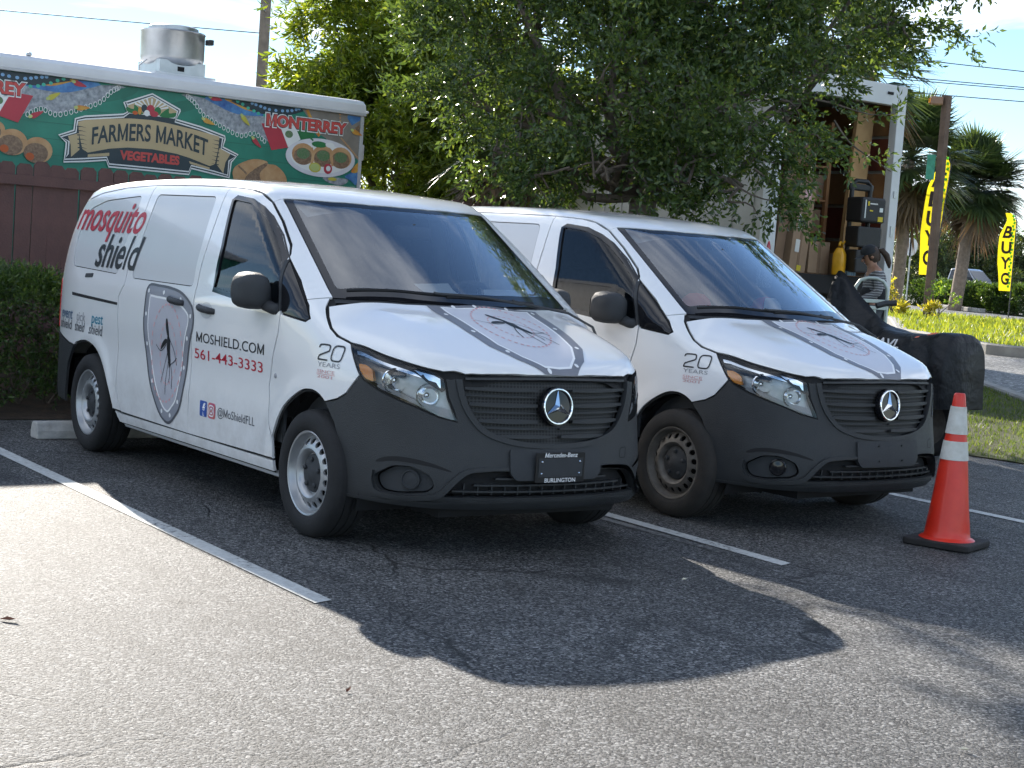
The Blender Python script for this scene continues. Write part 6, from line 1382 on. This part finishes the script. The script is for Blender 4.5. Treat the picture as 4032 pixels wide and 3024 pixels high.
for y in (.07, W_-.07):
    MB().lathe([(.001, .02), (.045, .015), (.06, 0)], 20, 'x', (.002, y, 0)).xf(Matrix.Translation((0, 0, zf+.28)) @ Matrix.Diagonal((1, .6, 2.2, 1))).build('tail_lamp', 'tail_red', TK, True)
    MB().box(.001, .016, y-.03, y+.03, zf+.62, zf+.78).build('hinge', 'galvanised', TK); MB().box(.001, .016, y-.03, y+.03, zf+1.2, zf+1.3).build('hinge', 'galvanised', TK)
for y in (.35, W_/2, W_-.35): MB().box(-.003, .012, y-.06, y+.06, zr-.12, zr-.08, .005).build('marker_light', 'gap_black', TK)
for k in range(5): MB().box(-1.4-k*.01, -.15, .045, .075, zf+.15+k*.52, zf+.29+k*.52).build('tie_rail', 'ply_wood', TK); MB().box(-LB, -.15, W_-.085, W_-.045, zf+.05+k*.52, zf+.52+k*.52).build('lining_board', 'red_wood' if k % 2 else 'ply_wood', TK)
for x in (-1.2, -2.2):
    for y in (.25, W_-.25):
        w_ = empty('wheel', (x, y, .48)); w_.parent = TK; MB().lathe([(.001, .10), (.28, .12), (.44, .13), (.48, .09), (.48, -.09), (.44, -.13), (.001, -.1)], 28, 'y').build('tyre', 'rubber', w_, True)
MB().box(-LB, -.4, .7, W_-.7, .55, zf-.14).build('chassis', 'gap_black', TK); MB().box(-LB-2.2, -LB-.05, .1, W_-.1, .5, 2.3, .08).build('cab', 'truck_white', TK); MB().box(-.12, .1, .35, W_-.35, .45, .62, .01).build('step_bumper', 'gap_black', TK); MB().box(-1.0, -.6, .0, .6, .15, zf-.28).build('mud_flap', 'red_wood', TK)
X0, Y0 = -8.8, 10.88
def place(b, name, mat, x, y, z, rz, label, cat, tilt=0, group=None):
    e = empty(name, (x, y, z), rz, label, cat, group); e.rotation_euler = (0, tilt, rz); return e, b
def cbox(x, y, z, sx_, sy, sz, rz, label, mat='cardboard', tilt=0, name='cardboard_box', group='cardboard boxes in the truck'):
    e = empty(name, (x, y, z), 0, label, 'box', group); e.rotation_euler = (tilt, 0, rz); MB().box(-sx_/2, sx_/2, -sy/2, sy/2, 0, sz, .006).build('carton', mat, e); MB().box(sx_/2, sx_/2+.002, -.03, .03, .0, sz).build('tape', 'cardboard_dark', e); return e
e = cbox(-9.05, 11.62, 1.585, .25, .40, 1.32, .15, 'tall narrow cardboard box standing at the left of the truck opening', tilt=-.10)
for z, h_, mt_ in ((1.05, .16, 'label_pink'), (.62, .2, 'label_white'), (.28, .18, 'label_white')): MB().box(.128, .131, -.06 if h_ < .17 else -.12, .10 if h_ < .17 else -.02, z, z+h_).build('label_sticker', mt_, e)
MB().box(.128, .131, -.02, .08, .02, .10).build('label_sticker', 'label_yellow', e)
bo = MB().box(-.025, .025, -.10, .10, 0, 1.5, .004); e = empty('wood_board', (-9.0, 11.28, 1.585), .1, 'brown wooden board leaning inside the truck left post', 'board'); e.rotation_euler = (-.12, 0, .1); bo.build('board_plank', 'cardboard_dark', e)
cbox(-9.15, 12.10, 1.585, .4, .42, .46, 0, 'small printed cardboard box on the truck floor'); cbox(-9.1, 12.48, 1.585, .35, .28, .30, .1, 'dark small box beside the printed box on the truck floor', 'cardboard_dark')
sh = empty('storage_shelf', (-9.75, 12.15, 1.585), 0, 'wooden shelf unit with three boards inside the truck', 'shelf')
for z in (.62, 1.10, 1.60, 2.05): MB().box(-.3, .3, -.55, .55, z-.03, z).build('shelf_board', 'ply_wood', sh)
for x in (-.28, .28):
    for y in (-.53, .53): MB().box(x-.03, x+.03, y-.03, y+.03, 0, 2.25).build('upright', 'ply_wood', sh)
for y, z, s, lab in ((11.95, .62, .36, 'brown box at the left of the lower truck shelf'), (12.42, .62, .33, 'brown box at the right of the lower truck shelf'), (12.0, 1.10, .34, 'brown box at the left of the middle truck shelf'), (12.45, 1.10, .36, 'brown box at the right of the middle truck shelf'), (12.2, 1.60, .32, 'brown box on the top truck shelf')): cbox(-9.7, y, 1.586+z, .4, .42, s, .05, lab, 'cardboard_dark')
pb_ = empty('pale_panel', (-9.2, 12.95, 1.585), 0, 'tall pale plywood sheet leaning near the truck right wall', 'board'); MB().box(-.03, .03, -.2, .2, 0, 2.5).build('plywood_sheet', 'pale_wood', pb_); pb_.rotation_euler = (-.06, 0, .1)
# rolling tool tower
tt = empty('tool_tower', (-8.62, 12.62, 1.585), rad(-8), 'black rolling tool tower with a pull handle inside the truck', 'tool box')
MB().tube([(-.12, -.17, .1), (-.12, -.17, 1.32), (-.12, -.10, 1.38), (-.12, .10, 1.38), (-.12, .17, 1.32), (-.12, .17, .1)], .035, 8).build('pull_handle', 'tool_black', tt); MB().box(-.2, -.1, -.22, .22, 1.24, 1.34, .02).build('handle_yoke', 'tool_black', tt)
for z0, z1 in ((0.05, .38), (.42, .72)): MB().box(-.14, .16, -.22, .22, z0, z1, .025).build('tool_case', 'tool_black', tt)
st = MB().box(-.16, .20, -.22, .22, .78, 1.14, .03).build('upper_case', 'tool_black', tt)
for y0, y1, z0, z1, mt_ in ((-.17, -.15, .84, 1.10, 'galvanised'), (-.08, .06, 1.04, 1.06, 'label_white'), (-.12, -.09, 1.02, 1.08, 'label_yellow'), (-.08, -.02, .94, .96, 'label_yellow'), (.08, .17, .80, .87, 'label_yellow'), (.10, .16, .94, 1.0, 'galvanised')): MB().box(.201, .206, y0, y1, z0, z1).build('case_label', mt_, st)
# yellow jug and water pack
jg = empty('yellow_jug', (-8.72, 12.28, 1.585), rad(30), 'yellow plastic jug on the edge of the truck floor', 'jug')
rings = [[(hx*math.copysign(abs(math.cos(t))**.5, math.cos(t)), hy*math.copysign(abs(math.sin(t))**.5, math.sin(t)), z) for t in np.linspace(0, 2*math.pi, 20, endpoint=False)] for hx, hy, z in ((.08, .10, 0), (.09, .11, .02), (.09, .11, .24), (.085, .105, .30), (.06, .07, .36), (.04, .05, .39))]
MB().loft(rings).build('jug_body', 'jug_yellow', jg, True, 50); MB().tube([(0, -.07, .42), (0, -.03, .47), (0, .05, .47), (0, .10, .40)], .018, 8).build('jug_handle', 'jug_yellow', jg, True); MB().tube([(.0, .08, .43), (.02, .13, .47), (.03, .16, .50)], .014, 8).build('jug_spout', 'jug_yellow', jg)
wp = empty('bottle_pack', (-8.72, 12.5, 1.585), .2, 'pack of water bottles beside the yellow jug', 'bottles')
for i in range(3):
    for j in range(2): MB().lathe([(.001, 0), (.032, 0), (.032, .14), (.012, .19), (.012, .21), (.001, .21)], 10, 'z', (.07*j-.03, .07*i-.07, 0)).build('bottle', 'water_blue', wp, True)
# ------------------------------------------------------------------ hand truck
pm('dolly_metal', (.50, .56, .52), .4, metal=.3, var=.08)
dl = empty('hand_truck', (-5.72, 9.66, zt(-5.72, 9.66)), rad(-36), 'pale metal hand truck with a looped handle in front of the person', 'hand truck')
MB().tube([(0, -.20, .15)]+[(0, -.20, z) for z in (.5, 1.1)]+[(0, -.19, 1.22), (0, -.14, 1.30), (0, -.05, 1.335), (0, .05, 1.335), (0, .14, 1.30), (0, .19, 1.22)]+[(0, .20, z) for z in (1.1, .5, .15)], .021, 10).build('looped_frame', 'dolly_metal', dl, True)
for z in (.25, .6, .98, 1.06): MB().box(-.02, .02, -.195, .195, z-.022, z+.022, .006).build('crossbar', 'dolly_metal', dl)
MB().box(-.012, .012, -.045, -.015, .25, .98).build('centre_strap', 'dolly_metal', dl); MB().box(-.012, .012, .045, .075, .25, .98).build('centre_strap', 'dolly_metal', dl); MB().box(0, .26, -.2, .2, .02, .035).build('nose_plate', 'dolly_metal', dl)
for s in (-1, 1): w_ = empty('wheel', (-.10, s*.24, .12)); w_.parent = dl; MB().lathe([(.001, .02), (.06, .03), (.11, .035), (.125, .02), (.125, -.02), (.11, -.035), (.001, -.02)], 20, 'y').build('tyre', 'rubber', w_, True)
# ------------------------------------------------------------------ person
pm('skin', (.38, .20, .13), .5, var=.06, vs=10); pm('hair_brown', (.050, .028, .016), .6, var=.3, vs=30, bump=.5, bs=60); pm('cap_black', (.018, .020, .024), .8, bump=.2, bs=150); pm('trousers', (.10, .105, .115), .9, var=.2, vs=20); pm('apron', (.016, .018, .022), .8, var=.2); pm('shoe', (.03, .03, .03), .6)
def stripes():
    mt, t = newmat('striped_knit'); co = node(t, 'ShaderNodeTexCoord').outputs['Object']; z = node(t, 'ShaderNodeSeparateXYZ', {0: co}).outputs['Z']; nzz = node(t, 'ShaderNodeTexNoise', {'Vector': co, 'Scale': 6.}).outputs['Fac']
    a = node(t, 'ShaderNodeMath', {0: nzz, 1: .05, 2: z}, operation='MULTIPLY_ADD').outputs[0]; s = node(t, 'ShaderNodeMath', {0: a, 1: 190.}, operation='MULTIPLY').outputs[0]; s = node(t, 'ShaderNodeMath', {0: s}, operation='SINE').outputs[0]
    c = ramp(t, s, [(.45, (.12, .12, .13)), (.55, (.42, .42, .43))]); outp(t, node(t, 'ShaderNodeBsdfPrincipled', {'Base Color': c, 'Roughness': .9}).outputs[0])
stripes()
def skinmesh(name, verts, edges, radii, mat, parent, root=0, sub=2):
    me = bpy.data.meshes.new(name); me.from_pydata(verts, edges, []); o = bpy.data.objects.new(name, me); link(o, parent); me.materials.append(MATS[mat])
    md = o.modifiers.new('skin', 'SKIN'); md.use_smooth_shade = True
    if not me.skin_vertices: me.attributes
    sv = me.skin_vertices[0].data if len(me.skin_vertices) else None
    if sv is None:
        bm = bmesh.new(); bm.from_mesh(me); bm.verts.layers.skin.verify(); bm.to_mesh(me); bm.free(); sv = me.skin_vertices[0].data
    for i, r in enumerate(radii): sv[i].radius = r if hasattr(r, '__len__') else (r, r); sv[i].use_root = (i == root)
    s = o.modifiers.new('sub', 'SUBSURF'); s.levels = s.render_levels = sub; return o
PS = empty('person', (-6.35, 10.42, zt(-6.35, 10.42)), rad(-126), 'person in black cap and striped grey top looking down at the hand truck', 'person')
# local frame: +x is where the person faces, z up; standing height 1.63
bv = [(0, 0, .92), (.0, 0, 1.08), (.01, 0, 1.24), (.02, 0, 1.36), (.05, 0, 1.43), (.075, 0, 1.50), (.085, 0, 1.57),
      (.0, .09, .86), (.02, .10, .48), (.0, .10, .09), (.13, .11, .03), (.0, -.09, .86), (.05, -.10, .48), (.02, -.10, .09), (.15, -.11, .03),
      (.0, .17, 1.36), (-.01, .21, 1.10), (.21, .16, 1.00), (.0, -.17, 1.36), (.0, -.21, 1.10), (.22, -.12, 1.02)]
be = [(0, 1), (1, 2), (2, 3), (3, 4), (4, 5), (5, 6), (0, 7), (7, 8), (8, 9), (9, 10), (0, 11), (11, 12), (12, 13), (13, 14), (3, 15), (15, 16), (16, 17), (3, 18), (18, 19), (19, 20)]
br = [(.15, .12), (.135, .105), (.145, .11), (.14, .10), .055, .085, .075, .088, .055, .038, .035, .088, .055, .038, .035, .062, .045, .026, .062, .045, .026]
body_ = skinmesh('body', bv, be, br, 'skin', PS)
skinmesh('striped_top', [bv[i] for i in (0, 1, 2, 3, 15, 16, 17, 18, 19, 20)], [(0, 1), (1, 2), (2, 3), (3, 4), (4, 5), (5, 6), (3, 7), (7, 8), (8, 9)], [(.175, .145), (.16, .13), (.168, .132), (.158, .115), .078, .062, .044, .078, .062, .044], 'striped_knit', PS)
skinmesh('trousers', [bv[i] for i in (0, 7, 8, 9, 11, 12, 13)], [(0, 1), (1, 2), (2, 3), (0, 4), (4, 5), (5, 6)], [(.165, .135), .105, .075, .062, .105, .075, .062], 'trousers', PS)
MB().box(-.165, .17, -.12, .12, .82, 1.18, .07).build('apron', 'apron', PS, True, 60)
for s, yb, xb, zb_ in ((1, .16, .21, 1.0), (-1, -.12, .22, 1.02)):      # hands with five fingers
    V_ = [(xb-.01, yb, zb_), (xb+.05, yb-.01*s, zb_-.005), (xb+.085, yb-.015*s, zb_-.012)]; E_ = [(0, 1), (1, 2)]; R_ = [.026, (.036, .02), (.034, .018)]
    for k in range(4):
        fy = yb-.015*s+(.027-.018*k); l = (.062, .072, .068, .052)[k]; i = len(V_); V_ += [(xb+.10, fy, zb_-.016), (xb+.10+l*.55, fy, zb_-.03), (xb+.10+l*.75, fy, zb_-.055)]; E_ += [(2, i), (i, i+1), (i+1, i+2)]; R_ += [.0095, .009, .0075]
    i = len(V_); V_ += [(xb+.04, yb-.04*s, zb_-.01), (xb+.075, yb-.055*s, zb_-.025)]; E_ += [(1, i), (i, i+1)]; R_ += [.011, .009]; skinmesh('hand', V_, E_, R_, 'skin', PS, 0, 1)
hd_ = MB().lathe([(.001, .128), (.05, .118), (.082, .075), (.090, .02), (.082, -.03), (.066, -.08), (.045, -.115), (.001, -.125)], 24); hd_.v = [(x*1.10+(.018 if z < -.05 else 0), y*.86, z) for x, y, z in hd_.v]
HM = Matrix.Translation((.085, 0, 1.555)) @ Matrix.Rotation(rad(24), 4, 'Y'); hd_.xf(HM); head = hd_.build('head', 'skin', PS, True)
MB().tube([(.092, 0, .02), (.118, 0, -.022), (.10, 0, -.034)], [.010, .016, .012], 8).xf(HM).build('nose', 'skin', head, True)
for s in (-1, 1): MB().lathe([(.001, .012), (.01, .008), (.013, 0)], 10, 'x', (.088, s*.032, .012)).xf(HM).build('eye', 'cap_black', head, True); MB().lathe([(.001, .014), (.02, .008), (.026, 0), (.02, -.006)], 12, 'y', (-.005, s*.078, -.01)).xf(HM).build('ear', 'skin', head, True)
MB().box(.094, .100, -.024, .024, -.066, -.058, .002).xf(HM).build('mouth', 'label_pink', head)
hr_ = MB().lathe([(.001, .136), (.055, .125), (.088, .08), (.097, .02), (.092, -.04), (.07, -.09)], 20); hr_.v = [(min(x*1.08-.022, .045), y*.93, z) for x, y, z in hr_.v]; hr_.tube([(-.10, 0, .03), (-.16, 0, .02), (-.19, .01, -.06), (-.185, .015, -.16), (-.17, .01, -.22)], [.028, .038, .042, .034, .012], 10); hr_.xf(HM); hr_.build('hair', 'hair_brown', PS, True)
cp_ = MB().lathe([(.001, .152), (.055, .142), (.092, .105), (.104, .055), (.103, .035)], 24); cp_.v = [(x*1.08, y*.93, z) for x, y, z in cp_.v]; cpv = []
for r in (.095, .20):
    for a in np.linspace(-.95, .95, 11): cpv.append((r*math.cos(a)*1.04, r*math.sin(a)*.62 if r > .1 else r*math.sin(a)*.92, .045-(.018 if r > .1 else 0)+.012*math.cos(a*1.5)))
cp_.add(cpv, [(i, i+1, i+12, i+11) for i in range(10)]); cp_.xf(HM); cp_.build('cap', 'cap_black', PS, True)
for s, dx in ((1, 0), (-1, .02)): sh_ = MB().box(-.08+dx, .19+dx, s*.105-.05, s*.105+.05, -.01, .09, .035); sh_.build('shoe', 'shoe', PS, True, 60)
